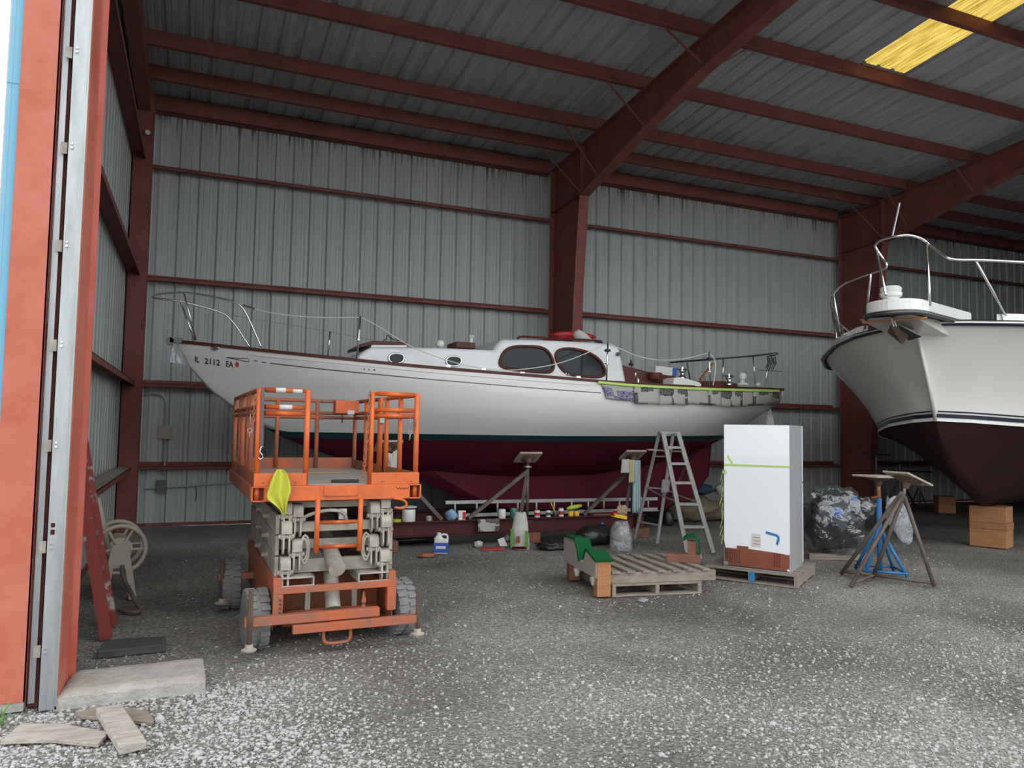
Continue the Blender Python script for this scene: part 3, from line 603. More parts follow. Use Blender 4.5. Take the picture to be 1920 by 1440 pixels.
# hatches, vents, grab rails on the cabin top
def top_box(x0, x1, ybot, ytop, y0, y1, name, m, bev=.01):
    a = S(x0, ybot, y0); b_ = S(x1, ytop, y0); q = MB(); q.lohi((a.x, y0, a.z), (b_.x, y1, b_.z)); return q.build(name, m, boat, bevel=bev)
q = MB(); P = [S(*Z6(p), 10.5) for p in ((135, 262), (135, 240), (215, 216), (450, 226), (450, 246), (215, 243))]; q.prism(P, (0, 1.0, 0)); q.build('fore_hatch', 'mahogany', boat)
q = MB(); P = [S(*Z6(p), 10.48) for p in ((205, 262), (210, 246), (452, 248), (452, 262))]; q.prism(P, (0, 1.04, 0)); q.build('hatch_coaming', 'cabin_white', boat)
top_box(855, 892, 652, 642.5, 10.55, 11.0, 'vent_box', 'mahogany'); 
def cowl(x, y, h, r, Yp, name='cowl_vent', m='white_plastic'):
    p = S(x, y, Yp); q = MB(); q.lathe([(r*.6, 0), (r*.55, h*.6), (r*.9, h*.75), (r, h), (r*.2, h*1.02)], p, (0, 0, 1), 14); return q.build(name, m, boat, smooth='auto')
cowl(883, 642.5, .11, .055, 10.7); 
q = MB(); p = S(825, 651, 10.6); q.blob(p+V(0, 0, .05), (.065, .06, .06), 3, .1); q.build('cowl_vent', 'cabin_white', boat, smooth=True)
q = MB(); q.tube(chaikin([S(*Z6(p), 10.9) for p in ((290, 218), (315, 205), (316, 170), (345, 205), (400, 218))], 1, False), .008, 6); q.build('line_on_hatch', 'black', boat)
Z4 = lambda p: (960+p[0]/8.727, 500+p[1]/8.727)
for Yr in (10.42, 11.5):
    q = MB(); q.tube(chaikin([S(*Z4(p), Yr) for p in ((90, 1180), (130, 1140), (330, 1152), (800, 1185), (1400, 1205), (1475, 1250))], 1, False), .017, 6); q.build('grab_rail', 'mahogany', boat)
# cockpit coaming and aft deck furniture
Z7 = lambda p: (1080+p[0]/4.571, 600+p[1]/4.571)
for Yr, s in ((10.2, 1), (11.75, 1)):
    q = MB(); q.prism([S(*Z7(p), 10.2)+V(0, Yr-10.2, 0) for p in ((388, 385), (600, 440), (760, 470), (900, 495), (1070, 528), (1070, 580), (440, 560))], (0, .03, 0)); q.build('cockpit_coaming', 'mahogany', boat)
q = MB(); q.prism([S(*Z7(p), 10.25) for p in ((1050, 560), (1060, 522), (1260, 525), (1380, 545), (1385, 575))], (0, 1.4, 0)); q.build('aft_coaming', 'mahogany', boat)
def winch(x, y, Yp, r=.07):
    p = S(x, y, Yp); q = MB(); q.lathe([(r*.95, 0), (r*.95, .02), (r*.6, .05), (r*.5, .09), (r*.85, .12), (r*.85, .13), (r*.45, .14), (r*.4, .19)], p, (0, 0, 1), 16); w_ = q.build('winch', 'chrome', boat, smooth='auto')
    q = MB(); q.tube([p+V(-.1, 0, .15), p+V(.1, 0, .15)], .01, 6); q.tube([p+V(0, -.1, .15), p+V(0, .1, .15)], .01, 6); q.build('winch_spokes', 'steel_dark', w_)
winch(1279, 710, 10.3); winch(1367, 722, 10.2)
p = S(1228, 712, 10.15); q = MB(); q.lathe([(.10, 0), (.12, .06), (.11, .11), (.02, .115)], p, (0, 0, 1), 18); q.build('wooden_winch_base', 'mahogany', boat, smooth='auto')
q = MB(); q.prism([S(*Z7(p), 9.8) for p in ((835, 565), (838, 500), (870, 490), (930, 497), (1050, 530), (1075, 545), (1075, 570))], (0, .3, 0)); q.build('white_hatch_cover', 'white_plastic', boat, bevel=.012)
p = S(1392, 722, 10.5); q = MB(); q.lathe([(.11, 0), (.10, .03), (.04, .05), (.035, .09), (.06, .1), (.075, .15), (.06, .2), (.02, .22)], p, (0, 0, 1), 16); q.build('mushroom_vent', 'white_plastic', boat, smooth='auto')
p = S(1421, 724, 10.6); q = MB(); q.lathe([(.04, 0), (.05, .03), (.03, .06)], p, (0, 0, 1), 12); q.build('deck_filler', 'white_plastic', boat, smooth=True)
q = MB(); q.bar(S(1313, 712, 10.7), S(1337, 682, 10.7), .05, .03); q.build('tiller', 'wood_new', boat)
for x, y in ((1197, 718), (1422, 640)): 
    if y > 700: q = MB(); p = S(x, y, 9.95); q.tube(chaikin([p, p+V(0, 0, .08), p+V(-.05, 0, .11), p+V(-.05, 0, .16), p+V(.04, 0, .17)], 1, False), .011, 6); q.build('rail_fitting', 'chrome', boat)
q = MB(); p = hull_hit(1064, 706, -.0); q.tube([p+V(.025*math.cos(k), 0, .035+.025*math.sin(k)) for k in [i*.6283 for i in range(10)]], .006, 6, True); q.build('pad_eye', 'chrome', boat)
for x, y in ((841, 688), (907, 694), (980, 701), (1085, 709)): p = hull_hit(x, y); q = MB(); q.lohi((p.x-.03, p.y, p.z-.005), (p.x+.03, p.y+.03, p.z+.03)); q.build('rail_cleat', 'chrome', boat)
q = MB(); p = S(1158, 664, YS-.01); q.lathe([(.03, 0), (.03, .02), (.015, .03)], p, (0, -1, 0), 12); q.build('deck_light', 'steel_dark', boat)
# ---- pulpit, stanchions, lifelines, pushpit
Z5 = lambda p: (260+p[0]/3.84, 520+p[1]/3.84)
near = [S(*Z5(p), y) for p, y in (((95, 135), 11.), ((150, 118), 10.92), ((325, 106), 10.72), ((500, 132), 10.6), ((680, 170), 10.52), ((730, 200), 10.5), ((775, 255), 10.49), ((885, 507), 10.48))]
far = [S(*Z5(p), y) for p, y in (((95, 135), 11.), ((110, 152), 11.06), ((300, 170), 11.3), ((450, 210), 11.42), ((590, 250), 11.5), ((640, 280), 11.52), ((695, 340), 11.53), ((800, 502), 11.55))]
q = MB(); q.tube(chaikin(far[::-1]+near[1:], 2, False), .0125, 8); pul = q.build('pulpit', 'chrome', boat, smooth=True)
for _a, _b in ((S(*Z5((325, 108)), 10.72), S(*Z5((412, 452)), 10.8)), (S(*Z5((300, 172)), 11.3), S(*Z5((405, 455)), 11.2))): q = MB(); q.tube([_a, _b], .012, 8); q.build('pulpit_leg', 'chrome', pul, smooth=True)
def stan(a, b_, Yp, collar=None, clamp=None, m='chrome'):
    q = MB(); p0, p1 = S(*a, Yp), S(*b_, Yp); q.tube([p0, p1], .0125, 8); s_ = q.build('stanchion', m, boat, smooth=True)
    if collar: c = p0.lerp(p1, collar); q = MB(); q.lathe([(.03, -.008), (.03, .008)], c, (0, 0, 1), 12); q.build('stanchion_collar', 'chrome', s_)
    if clamp: c = p0.lerp(p1, clamp); q = MB(); q.box(c, (.08, .06, .04)); q.build('rail_clamp', 'black', s_, bevel=.01)
def side(x): return YC-bw(S(x, 700, 10).x)+.05
stan((676, 593), (669, 672), side(672), .56); stan((619, 621.5), (615, 667), 11.55)
stan((1139.7, 643), (1137, 714), side(1137), .55, .2); stan((1183, 675), (1184, 715), 11.8, None, .2, 'steel_dark')
stan((1329.4, 660), (1331.6, 724), side(1331), .57, .2)
stan((1356, 673), (1355, 722), 11.0); stan((1412, 669), (1416, 724), 11.1); stan((1440, 680), (1434, 728), 10.6); stan((1288, 680), (1294, 712), 11.7, m='steel_dark')
q = MB(); q.tube([S(1258, 679.5, 11.7), S(1329, 674, 10.6), S(1410, 667.5, 10.6), S(1448, 663, 10.6)], .016, 8); q.tube(chaikin([S(1448, 663, 10.6), S(1456, 661, 10.8), S(1459, 665, 11.1), S(1440, 668, 11.3)], 1, False), .012, 6); q.build('stern_rail', 'steel_dark', boat)
q = MB()
for k in range(7): a = S(1438+2.5*k, 668+1.5*(k % 3), 10.65); q.tube([a, a+V(.03, 0, -.12), a+V(-.03, 0, -.2-.02*(k % 3))], .009, 5)
q.build('coiled_line', 'black', boat)
q = MB(); q.tube([S(1421, 694, 10.7), S(1468, 696.5, 10.7)], .006, 6); q.build('whip_rod', 'steel_dark', boat)
LL = [(455, 572), (489, 582.5), (520, 589), (572, 594.5), (630, 596), (674, 594.5), (683, 598), (700, 606), (730, 625), (760, 644), (786, 657), (835, 675), (884, 688), (938, 695), (981, 693), (1041, 684), (1090, 667), (1125, 650), (1141, 643.5), (1152, 649), (1167, 656), (1190, 666), (1211, 672), (1246, 676.5), (1290, 672), (1329, 661.5)]
q = MB(); q.tube(chaikin([S(x, y, 10.5+(x-455)/219*(side(672)-10.5) if x < 674 else side(x)+.02) for x, y in LL], 2, False), .007, 6); q.build('lifeline', 'rope_white', boat)
q = MB(); q.tube(chaikin([S(1331, 663, 9.9), S(1340, 672, 9.9), S(1342, 690, 9.9), S(1339, 712, 9.9), S(1337, 722, 9.9)], 2, False), .009, 6); q.build('loose_line', 'rope_white', boat)
q = MB(); q.tube([S(433, 591, 11.52), S(620, 622, 11.6), S(700, 638, 11.9)], .004, 5); q.build('lower_lifeline', 'galv', boat)
q = MB(); q.tube([S(455, 572, 10.5), S(478, 580, 10.47)], .016, 8); q.build('turnbuckle', 'chrome', boat)
# plastic bag on the stem and rope tail under the counter
q = MB(); A = [S(*Z5(p), 11.08) for p in ((245, 475), (225, 610), (340, 632), (300, 560))]; q.prism(A, (0, .03, 0)); solo(q, 'plastic_bag', 'plastic_bag', 'clear plastic bag hanging from the sailboat stem', 'plastic bag')
q = MB()
tp = [S(1444+dx, 760, 10.75) for dx in (-3, 0, 3)]
for k in range(9): a = S(1441+k*.8, 773, 10.62); b_ = S(1437+k*1.7, 795+2*(k % 3), 10.62); q.tube([a+V(0, .02*(k % 3), .02), (a+b_)/2+V(.008*((k % 3)-1), 0, 0), b_], .009, 5)
q.tube([S(1444, 767, 10.62), S(1444, 775, 10.62)], .02, 8); solo(q, 'rope_fender', 'rope_white', 'frayed white rope hanging under the sailboat counter', 'rope')
# clutter on the cabin top and side deck
q = MB(); p = S(1071, 636.5, 11.0); q.blob(p+V(0, 0, .05), (.40, .17, .07), 5, .18, 12, -.05); solo(q, 'life_jacket', 'red_plastic', 'red life jacket lying on the doghouse roof', 'life jacket', smooth=True)
q = MB(); p = S(1036, 640, 10.6); q.blob(p+V(0, 0, .02), (.16, .12, .035), 6, .12, 10); solo(q, 'red_cushion', 'red_plastic', 'small red cushion at the front of the doghouse roof', 'cushion', smooth=True)
q = MB(); a, b_ = S(1082, 627, 10.56), S(1106, 637.5, 10.56); q.tube([a+V(-.06, 0, 0), a, a.lerp(b_, .5), b_, b_+V(.03, 0, 0)], [.03, .085, .075, .035, .02], 12); solo(q, 'canvas_roll', 'white_cloth', 'rolled white canvas leaning on the red life jacket', 'canvas roll', smooth=True)
q = MB(); p = S(1122, 641.5, 10.8); q.blob(p+V(0, 0, .012), (.07, .06, .025), 2, .1, 8); solo(q, 'blue_rag', 'blue_label', 'small blue rag on the doghouse roof', 'rag', smooth=True)
bx = thing('carton', 'long white carton with a blue end on the cockpit coaming', 'carton', tuple(S(1250, 708, 10.9)))
q = MB(); q.prism([S(*Z7(p), 10.9) for p in ((685, 390), (830, 410), (828, 478), (680, 462))], (0, .2, 0)); q.build('carton_body', 'white_plastic', bx)
q = MB(); q.prism([S(*Z7(p), 10.895) for p in ((830, 410), (870, 412), (860, 485), (826, 478))], (0, .21, 0)); q.build('carton_end', 'blue_label', bx)
# ---- newspaper masking taped along the rail
tp = [(1122, 716.5)]+[(x, y+3.4) for x, y in ((1180, 718.5), (1240, 722), (1300, 725), (1360, 727), (1420, 728.5), (1462, 729.5))]
q = MB(); P = sum([along(a, b_, 4)[:-1] for a, b_ in zip(tp, tp[1:])], [])+[tp[-1]]
q.grid([[hull_hit(x, y-2.2, .048) for x, y in P], [hull_hit(x, y+2.2, .048) for x, y in P]]); solo(q, 'masking_tape', 'tape_green', 'strip of green masking tape along the sailboat rail', 'tape', solid=.002)
def rail_y(x): return lerp_tab([(1120, 716.5), (1180, 721.5), (1240, 725.2), (1300, 728.2), (1360, 730.2), (1420, 731.8), (1466, 733)], x)
NP = [(1126, 1190, 29, 12, 0, 'brightly coloured newspaper page at the forward end of the masking'), (1188, 1236, 33, 4, 1, 'wide newspaper page beside the coloured one'), (1234, 1264, 33, 1, 2, 'newspaper page with one large grey photograph'), (1260, 1289, 33, 2, 3, 'narrow newspaper page with a tall figure'),
      (1284, 1334, 31, 4, 4, 'slanted newspaper page with several pictures'), (1328, 1352, 30, 2, 1, 'newspaper page with a red headline patch'), (1350, 1373, 32, 2, 2, 'newspaper page curling at its lower corner'), (1370, 1392, 31, 1, 3, 'newspaper page with a dark picture at the top'),
      (1390, 1414, 31, 1, 4, 'newspaper page with a grid of small portraits'), (1412, 1450, 29, 1, 1, 'newspaper page near the stern with rows of dark pictures'), (1447, 1465, 27, -6, 2, 'last newspaper page wrapped round the stern quarter')]
for k, (x0, x1, h, sl, mi, lb) in enumerate(NP):
    q = MB(); rows = []
    for j in range(6):
        t = j/5; row = []
        for i in range(7):
            s_ = i/6; x = x0+(x1-x0)*s_+sl*t*(1-s_*.4 if sl > 4 else .6); y = rail_y(x)-.5+h*t*(1+.05*math.sin(3*s_+k))
            row.append(hull_hit(x, y, .022+.014*(k % 2)+.03*((y-rail_y(x))/32)**2))
        rows.append(row)
    q.grid(rows, uv=True); solo(q, 'newspaper_sheet', 'news%d' % mi, lb+' on the white hull', 'newspaper', group='newspaper sheets masking the sailboat hull', solid=.0015, smooth=True)
# ================================================================== MOTOR YACHT
PB = V(11.35, 7.85, 0); YA = math.radians(20)
yat = thing('motor_yacht', 'large white motor yacht bow resting on a timber block stack', 'yacht', tuple(PB), YA)
ym = WM[yat.name]; yinv = ym.inverted()
def yl(p): return yinv @ p
SHB = [(-3.12, .0), (-3.07, .22), (-2.95, .48), (-2.6, .98), (-2., 1.52), (-1., 2.18), (0., 2.56), (2., 2.68), (9., 2.6)]
SHZ = [(-3.12, 3.1), (-2., 3.04), (-1., 2.95), (0., 2.88), (9., 2.65)]
CHB = [(-2.5, 0), (-2.25, .34), (-1.5, .95), (-.5, 1.5), (.5, 1.88), (2., 2.12), (9., 2.25)]
CHZ = [(-2.5, 1.88), (-1.5, 1.81), (0, 1.69), (2, 1.55), (9, 1.4)]
KZ = [(-2.5, 1.87), (-2.3, 1.55), (-1.9, 1.2), (-1.4, .92), (-.9, .72), (-.5, .64), (0, .62), (9, .62)]
def ytop(s, t):
    bu = smooth_tab(SHB, s, .12) if s > -2.9 else lerp_tab(SHB, s); zu = lerp_tab(SHZ, s)
    if s < -2.5: bl, zl = 0., 2.98+(1.88-2.98)*((s+3.12)/.62)
    else: bl, zl = smooth_tab(CHB, s, .2) if s > -2.2 else lerp_tab(CHB, s), lerp_tab(CHZ, s)
    if s < -2.5: zl = max(1.88, min(zu-.06, zl))
    e = lerp_tab([(-3, 1.7), (-1, 1.5), (2, 1.15)], s); return bl+(bu-bl)*max(0., t)**e, zl+(zu-zl)*t
YSX = [-3.12, -3.07, -3., -2.9, -2.8, -2.7, -2.6, -2.5, -2.4, -2.25, -2.1, -1.9, -1.7, -1.45, -1.2, -.9, -.6, -.3, 0, .4, .8, 1.4, 2, 3, 4.5, 6, 7.5, 9]
for nm, fn, m, nn in (('topsides', ytop, 'yacht_white', 12),):
    q = MB()
    for sg in (-1, 1): q.grid([[(s, sg*fn(s, i/nn)[0], fn(s, i/nn)[1]) for s in YSX] for i in range(nn+1)])
    q.build(nm, m, yat, smooth=True, local=True, weld=True)
def ybot(s, t):
    bl, zl = (smooth_tab(CHB, s, .2) if s > -2.2 else lerp_tab(CHB, s)), lerp_tab(CHZ, s); k = lerp_tab(KZ, s); return bl*(1-t), zl+(k-zl)*(t**lerp_tab([(-2.5, 1), (-1, 1.15), (2, 1.3)], s))
q = MB()
for sg in (-1, 1): q.grid([[(s, sg*ybot(s, i/8)[0], ybot(s, i/8)[1]) for s in YSX if s >= -2.5] for i in range(9)])
q.build('bottom', 'yacht_bottom', yat, smooth=True, local=True, weld=True)
q = MB(); q.prism([(9, sg*ytop(9, t)[0], ytop(9, t)[1]) for sg, t in ((-1, 1), (-1, 0))]+[(9, 0, .62)]+[(9, ytop(9, t)[0], ytop(9, t)[1]) for t in (0, 1)], (.02, 0, 0)); q.build('transom', 'yacht_white', yat, local=True)
q = MB(); q.grid([[(s, lerp_tab(SHB, s)*k, lerp_tab(SHZ, s)+.03) for k in (-1, -.5, 0, .5, 1)] for s in YSX]); q.build('deck', 'yacht_white', yat, local=True)
def yband(t0, t1, off, name, m, s0=-2.5):
    for sg in (-1, 1):
        q = MB(); ss = [s for s in YSX if s >= s0]
        q.grid([[(s-off*.5, sg*(ytop(s, t)[0]+off), ytop(s, t)[1]) for s in ss] for t in (t0, t1)]); q.build(name, m, yat, local=True)
yband(-.012, .018, .022, 'spray_rail', 'yacht_white'); yband(.03, .072, .008, 'waterline_stripe', 'navy'); yband(.09, .105, .008, 'waterline_pinstripe', 'navy')
q = MB(); q.tube([(-3.08, 0, 2.95), (-2.75, 0, 2.38), (-2.5, 0, 1.87)], .022, 8); q.build('stem_band', 'yacht_white', yat, local=True, smooth=True)
sheer = [(s, -lerp_tab(SHB, s)-.01, lerp_tab(SHZ, s)) for s in YSX[::-1]]+[(s, lerp_tab(SHB, s)+.01, lerp_tab(SHZ, s)) for s in YSX[1:]]
q = MB(); q.tube([V(*p)+V(0, 0, -.01) for p in sheer], .04, 8); rr = q.build('rub_rail', 'navy', yat, local=True, smooth=True)
q = MB(); q.tube([V(p[0]-.03, p[1]*1.015, p[2]-.01) for p in sheer], .016, 6); q.build('rub_rail_strip', 'chrome', rr, local=True, smooth=True)
for sg in (-1, 1):
    q = MB(); q.grid([[(s, sg*(lerp_tab(SHB, s)+.012), lerp_tab(SHZ, s)+.02), (s, sg*(lerp_tab(SHB, s)-.005), lerp_tab(SHZ, s)+.11), (s, sg*(lerp_tab(SHB, s)-.06), lerp_tab(SHZ, s)+.11), (s, sg*(lerp_tab(SHB, s)-.06), lerp_tab(SHZ, s)+.02)] for s in YSX if s > -2.8], True); q.build('toe_rail', 'yacht_white', yat, local=True)
# bow platform with anchor slot
pl_ = chaikin([(-2.4, -.42, 0), (-3.3, -.36, 0), (-3.95, -.33, 0), (-4.12, -.12, 0), (-4.12, .12, 0), (-3.95, .33, 0), (-3.3, .36, 0), (-2.4, .42, 0)], 2, False)
q = MB(); q.prism([p+V(0, 0, 3.13) for p in pl_], (0, 0, .15)); pf = q.build('bow_platform', 'yacht_white', yat, local=True, bevel=.02)
q = MB(); q.tube([V(p.x, p.y*1.04, 3.11) for p in pl_], .032, 8); q.build('platform_rail', 'steel_dark', pf, local=True, smooth=True)
q = MB(); q.prism([(-2.5, -.3, 2.9), (-3.1, -.3, 2.95), (-3.9, -.2, 3.1), (-2.5, -.3, 3.12)], (0, .6, 0)); q.build('platform_support', 'yacht_white', pf, local=True)
def yg(x, y, z): return yl(g(x, y, z))
q = MB(); p = yg(1672, 582, 3.28); p.y *= .4; q.lathe([(.14, 0), (.14, .05), (.10, .06), (.095, .09), (.125, .115), (.13, .155), (.11, .165), (.12, .18), (.125, .215), (.105, .235), (.02, .24)], (-3.6, .13, 3.28), (0, 0, 1), 24); q.build('windlass', 'yacht_white', yat, smooth='auto', local=True)
anc = MB(); anc.add([(-3.93, .02, 2.99), (-3.68, -.15, 2.94), (-3.62, 0, 2.78), (-3.68, .15, 2.94), (-3.2, 0, 3.03)], [(0, 1, 2), (0, 2, 3), (1, 4, 2), (2, 4, 3), (0, 3, 4, 1)]); a_ = anc.build('anchor', 'rust', yat, local=True)
q = MB(); q.bar((-3.95, 0, 3.105), (-3.0, 0, 3.11), .04, .03); q.build('anchor_shank', 'rust', a_, local=True)
q = MB(); q.add([(-3.9, -.06, 3.0), (-3.6, -.22, 2.87), (-3.55, -.05, 2.84)], [(0, 1, 2)]); q.build('anchor_fluke', 'steel_dark', a_, local=True, solid=.02)
# rails
def rail_pts(L_): return [yg(1520+x/4.8, 380+y/4.8, z) for x, y, z in L_]
top = [(1980, 540, 3.72), (1500, 515, 3.75), (1310, 517, 3.75), (1220, 498, 3.78), (1060, 370, 4.02), (1000, 322, 4.08), (900, 292, 4.1), (800, 295, 4.1), (650, 325, 4.1), (575, 375, 4.08), (590, 418, 4.02), (650, 500, 3.9), (695, 570, 3.78), (655, 602, 3.76), (540, 640, 3.74), (300, 725, 3.72), (205, 815, 3.7), (170, 890, 3.68), (185, 960, 3.64), (210, 1020, 3.58), (265, 1090, 3.5), (340, 1155, 3.42)]
q = MB(); q.tube(chaikin(rail_pts(top), 2, False), .0155, 8); bow_rail = q.build('bow_rail', 'chrome', yat, smooth=True, local=True)
for (x0, y0, z0), (x1, y1, z1) in (((1045, 358, 4.03), (1075, 925, 3.2)), ((1485, 520, 3.75), (1785, 1068, 3.1)), ((590, 418, 4.02), (676, 830, 3.28)), ((540, 640, 3.74), (490, 1135, 3.12)), ((205, 822, 3.7), (268, 1205, 3.1)), ((195, 985, 3.62), (232, 1222, 3.08)), ((285, 1110, 3.5), (300, 1190, 3.1))):
    q = MB(); q.tube(rail_pts([(x0, y0, z0), (x1, y1, z1)]), .014, 8); q.build('rail_stanchion', 'chrome', bow_rail, smooth=True, local=True)
q = MB(); A, B = rail_pts([(735, 300, 4.1), (800, 5, 4.55)]); q.tube([A, B], .011, 6); q.build('flag_staff', 'galv', yat, local=True)
# cabin front and covered dinghy on the foredeck
q = MB(); q.prism([(.4, -1.3, 3.0), (1.1, -1.25, 3.42), (5, -1.25, 3.75), (8.5, -1.25, 3.75), (8.5, -1.3, 3.0)], (0, 2.55, 0)); q.build('cabin', 'cabin_white', yat, local=True, bevel=.04)
q = MB()
for k in range(7): q.tube([V(-1.85+.22*math.cos(i*.7854+k*.2)*(1-.05*k), -.75+.16*math.sin(i*.7854)*(1-.05*k), 3.1+.022*k) for i in range(8)], .017, 6, True)
solo(MB().add([ym @ p for p in q.v], q.f), 'coiled_rope', 'rope_white', 'coil of pale rope on the yacht foredeck', 'rope', smooth=True)
q = MB(); q.blob((-.6, -1.0, 3.24), (.9, .36, .16), 4, .08, 12, -.14); solo(MB().add([ym @ p for p in q.v], q.f), 'covered_dinghy', 'fridge_side', 'grey covered dinghy on the yacht foredeck', 'dinghy', smooth=True)
st = thing('lashed_pole', 'thin bamboo pole lashed across the yacht anchor', 'pole', tuple(g(1677, 600, 3.06)))
q = MB(); q.tube([g(1617, 604.5, 3.05), g(1677, 600, 3.05), g(1738, 596, 3.05)], .014, 8); q.build('pole', 'wood_new', st)
for x in (1671, 1675.5):
    c = g(x, 600.4, 3.05); q = MB(); q.tube([c+V(CF.x, CF.y, 0)*(.019*math.cos(k*.7854))+V(0, 0, .019*math.sin(k*.7854)) for k in range(8)], .0055, 6, True); q.tube([c+V(0, 0, -.012)-CF*.018, c+V(.004, 0, -.08)-CF*.06], .0055, 6); q.build('lashing', 'rope_white', st)
# ---- timber blocks under the yacht
def block_stack(p, rz, w, d, hs, label, off=.0):
    t = thing('timber_block_stack', label, 'timber blocks', tuple(p), rz); z = 0
    for k, h in enumerate(hs): q = MB(); q.lohi((0, 0, z+.001), (w+.012*(k % 2)*off, d, z+h)); q.build('timber', 'wood_new' if k % 2 == 0 else 'wood_end', t, local=True, bevel=.006); z += h
    return t
a, b_ = g(1818, 1022.5), g(1888, 1030); rz = math.atan2((b_-a).y, (b_-a).x)
block_stack(a, rz, .49, .42, (.27, .10, .245), 'stack of orange brown timbers directly under the yacht stem', 1)
a = g(1760, 962); block_stack(a, math.radians(-38), .34, .42, (.20, .16), 'lower dark brown timber stack farther back under the yacht hull')
# ================================================================== BOAT STANDS
def pad(t, c, w, tilt, m='pad_wood'):
    R = Matrix.Rotation(tilt, 3, 'Y'); q = MB(); q.box(V(*c), (w, w*.8, .022), R); q.build('pad', m, t, bevel=.004)
    q = MB(); n = R @ V(0, 0, 1); q.lathe([(.03, -.12), (.05, -.06), (w*.36, -.015)], V(*c), n, 10); q.build('pad_bracket', 'rust' if m != 'steel_dark' else 'steel_dark', t, smooth='auto')
feet = [g(1577, 1078), g(1595, 1102), g(1636, 1086), g(1752, 1102)]
cen = sum(feet, Vector())/4; ap = aP(1694, 922, cen, CF); t = thing('boat_stand', 'bare rusty boat stand with splayed pipe legs and tilted pad', 'boat stand', (cen.x, cen.y, 0))
for k, f_ in enumerate(feet): q = MB(); f_.z = .012; q.tube([f_, ap+V(.012*(k-1.5), 0, -.02*k)], .022, 10); q.build('leg', 'pole_brown', t, smooth=True)
for a, b_ in ((0, 2), (1, 2), (2, 3)): q = MB(); q.tube([feet[a].lerp(ap, .035), feet[b_].lerp(ap, .035)], .018, 8); q.build('tie_bar', 'pole_brown', t, smooth=True)
tp = aP(1698, 901, cen, CF); q = MB(); q.tube([ap+V(0, 0, -.06), tp], .017, 8); q.build('screw', 'galv', t, smooth=True)
pad(t, tuple(aP(1702, 897, cen, CF)), .42, math.radians(20))
base = g(1650, 1076); t = thing('boat_stand', 'blue boat stand with brown screw post and pale wooden pad', 'boat stand', (base.x, base.y, 0)); P = lambda x, y: aP(x, y, base, CF)
q = MB(); q.tube([P(1650, 1070), P(1648, 934)], .03, 12); q.build('post', 'blue_steel', t, smooth=True)
q = MB(); q.tube([P(1648, 936), P(1647, 900)], .022, 12); q.build('screw', 'wood_new', t, smooth=True)
q = MB(); q.tube([P(1633, 934), P(1648, 931)], .016, 10); q.build('crank', 'copper', t, smooth=True)
bf = [g(1604, 1068), g(1623, 1079), g(1676, 1072), g(1701, 1085)]
for f_ in bf: q = MB(); f_.z = .015; q.tube([f_, P(1648, 985)], .02, 8); q.build('leg', 'blue_steel', t, smooth=True)
for a, b_ in ((0, 2), (2, 3), (3, 1), (1, 0)): q = MB(); q.tube([bf[a]+V(0, 0, .04), bf[b_]+V(0, 0, .04)], .014, 8); q.build('tie_bar', 'blue_steel', t, smooth=True)
pad(t, tuple(P(1647, 893)), .46, math.radians(1))
q = MB(); rows = []
for j in range(9):
    tt = j/8; c = P(1655+26*tt**1.2, 930+84*tt); r = .03+.13*math.sin(math.pi*min(1, .15+tt*.75)); rows.append([c+V(r*math.cos(k*.5236)*(1+.2*math.sin(k*2+j)), r*.55*math.sin(k*.5236)-.15, .02*math.sin(k*1.7+j*2)) for k in range(12)])
q.grid(rows, True); q.add(rows[-1], [tuple(range(12))]); solo(q, 'plastic_bag', 'plastic_bag', 'crumpled clear plastic bag hanging on the blue boat stand', 'plastic bag', smooth=True)
def dark_stand(x, ytop, xf, label, dy=0):
    b0 = g(x, 958+dy); t = thing('boat_stand', label, 'boat stand', (b0.x, b0.y, 0)); P = lambda x, y: aP(x, y, b0, CF); hub = P(x, ytop+30)
    for dx, dy_ in xf: q = MB(); f_ = g(x+dx, 955+dy+dy_, .012); q.tube([f_, hub], .022, 8); q.build('leg', 'rust', t, smooth=True)
    q = MB(); q.tube([P(x, ytop+60), P(x, ytop+4)], .02, 8); q.build('screw', 'galv', t); q = MB(); q.box(P(x, ytop), (.4, .4, .03)); q.build('pad', 'steel_dark', t)
dark_stand(1687, 866, ((-28, 0), (20, 2), (30, -5)), 'dark boat stand with flat pad just beyond the steel column')
dark_stand(1643, 852, ((-12, -2), (24, 4), (10, -6)), 'dark boat stand standing close beside the steel column')
dark_stand(1722, 884, ((-14, 2), (16, 1), (3, -5)), 'low dark boat stand nearest the brown timber stack', dy=-7)
# ================================================================== CRADLE, LADDER AND CLUTTER UNDER THE SAILBOAT
cr = thing('boat_cradle', 'dark brown steel cradle beam with braced posts under the sailboat', 'cradle', (4.6, 10.28, .15))
ZT = .36
def ibeam(y, x0, x1, name):
    q = MB(); q.lohi((x0, y-.075, .15), (x1, y+.075, .163)); q.lohi((x0, y-.005, .16), (x1, y+.005, ZT-.01)); q.lohi((x0, y-.075, ZT-.013), (x1, y+.075, ZT)); return q.build(name, 'dark_red', cr)
ibeam(10.28, 1.6, 6.6, 'front_beam'); ibeam(11.6, 1.6, 7.4, 'rear_beam')
for x in (2.3, 4.6, 6.5): q = MB(); q.lohi((x-.06, 10.2, .152), (x+.06, 11.7, .158+.17)); q.build('cross_beam', 'dark_red', cr)
for x in (2.3, 4.6, 6.5):
    for y in (10.28, 11.6): q = MB(); q.lohi((x-.16, y-.1, 0), (x+.16, y+.1, .149)); q.build('packing_block', 'wood_brown', cr)
YB = 10.28
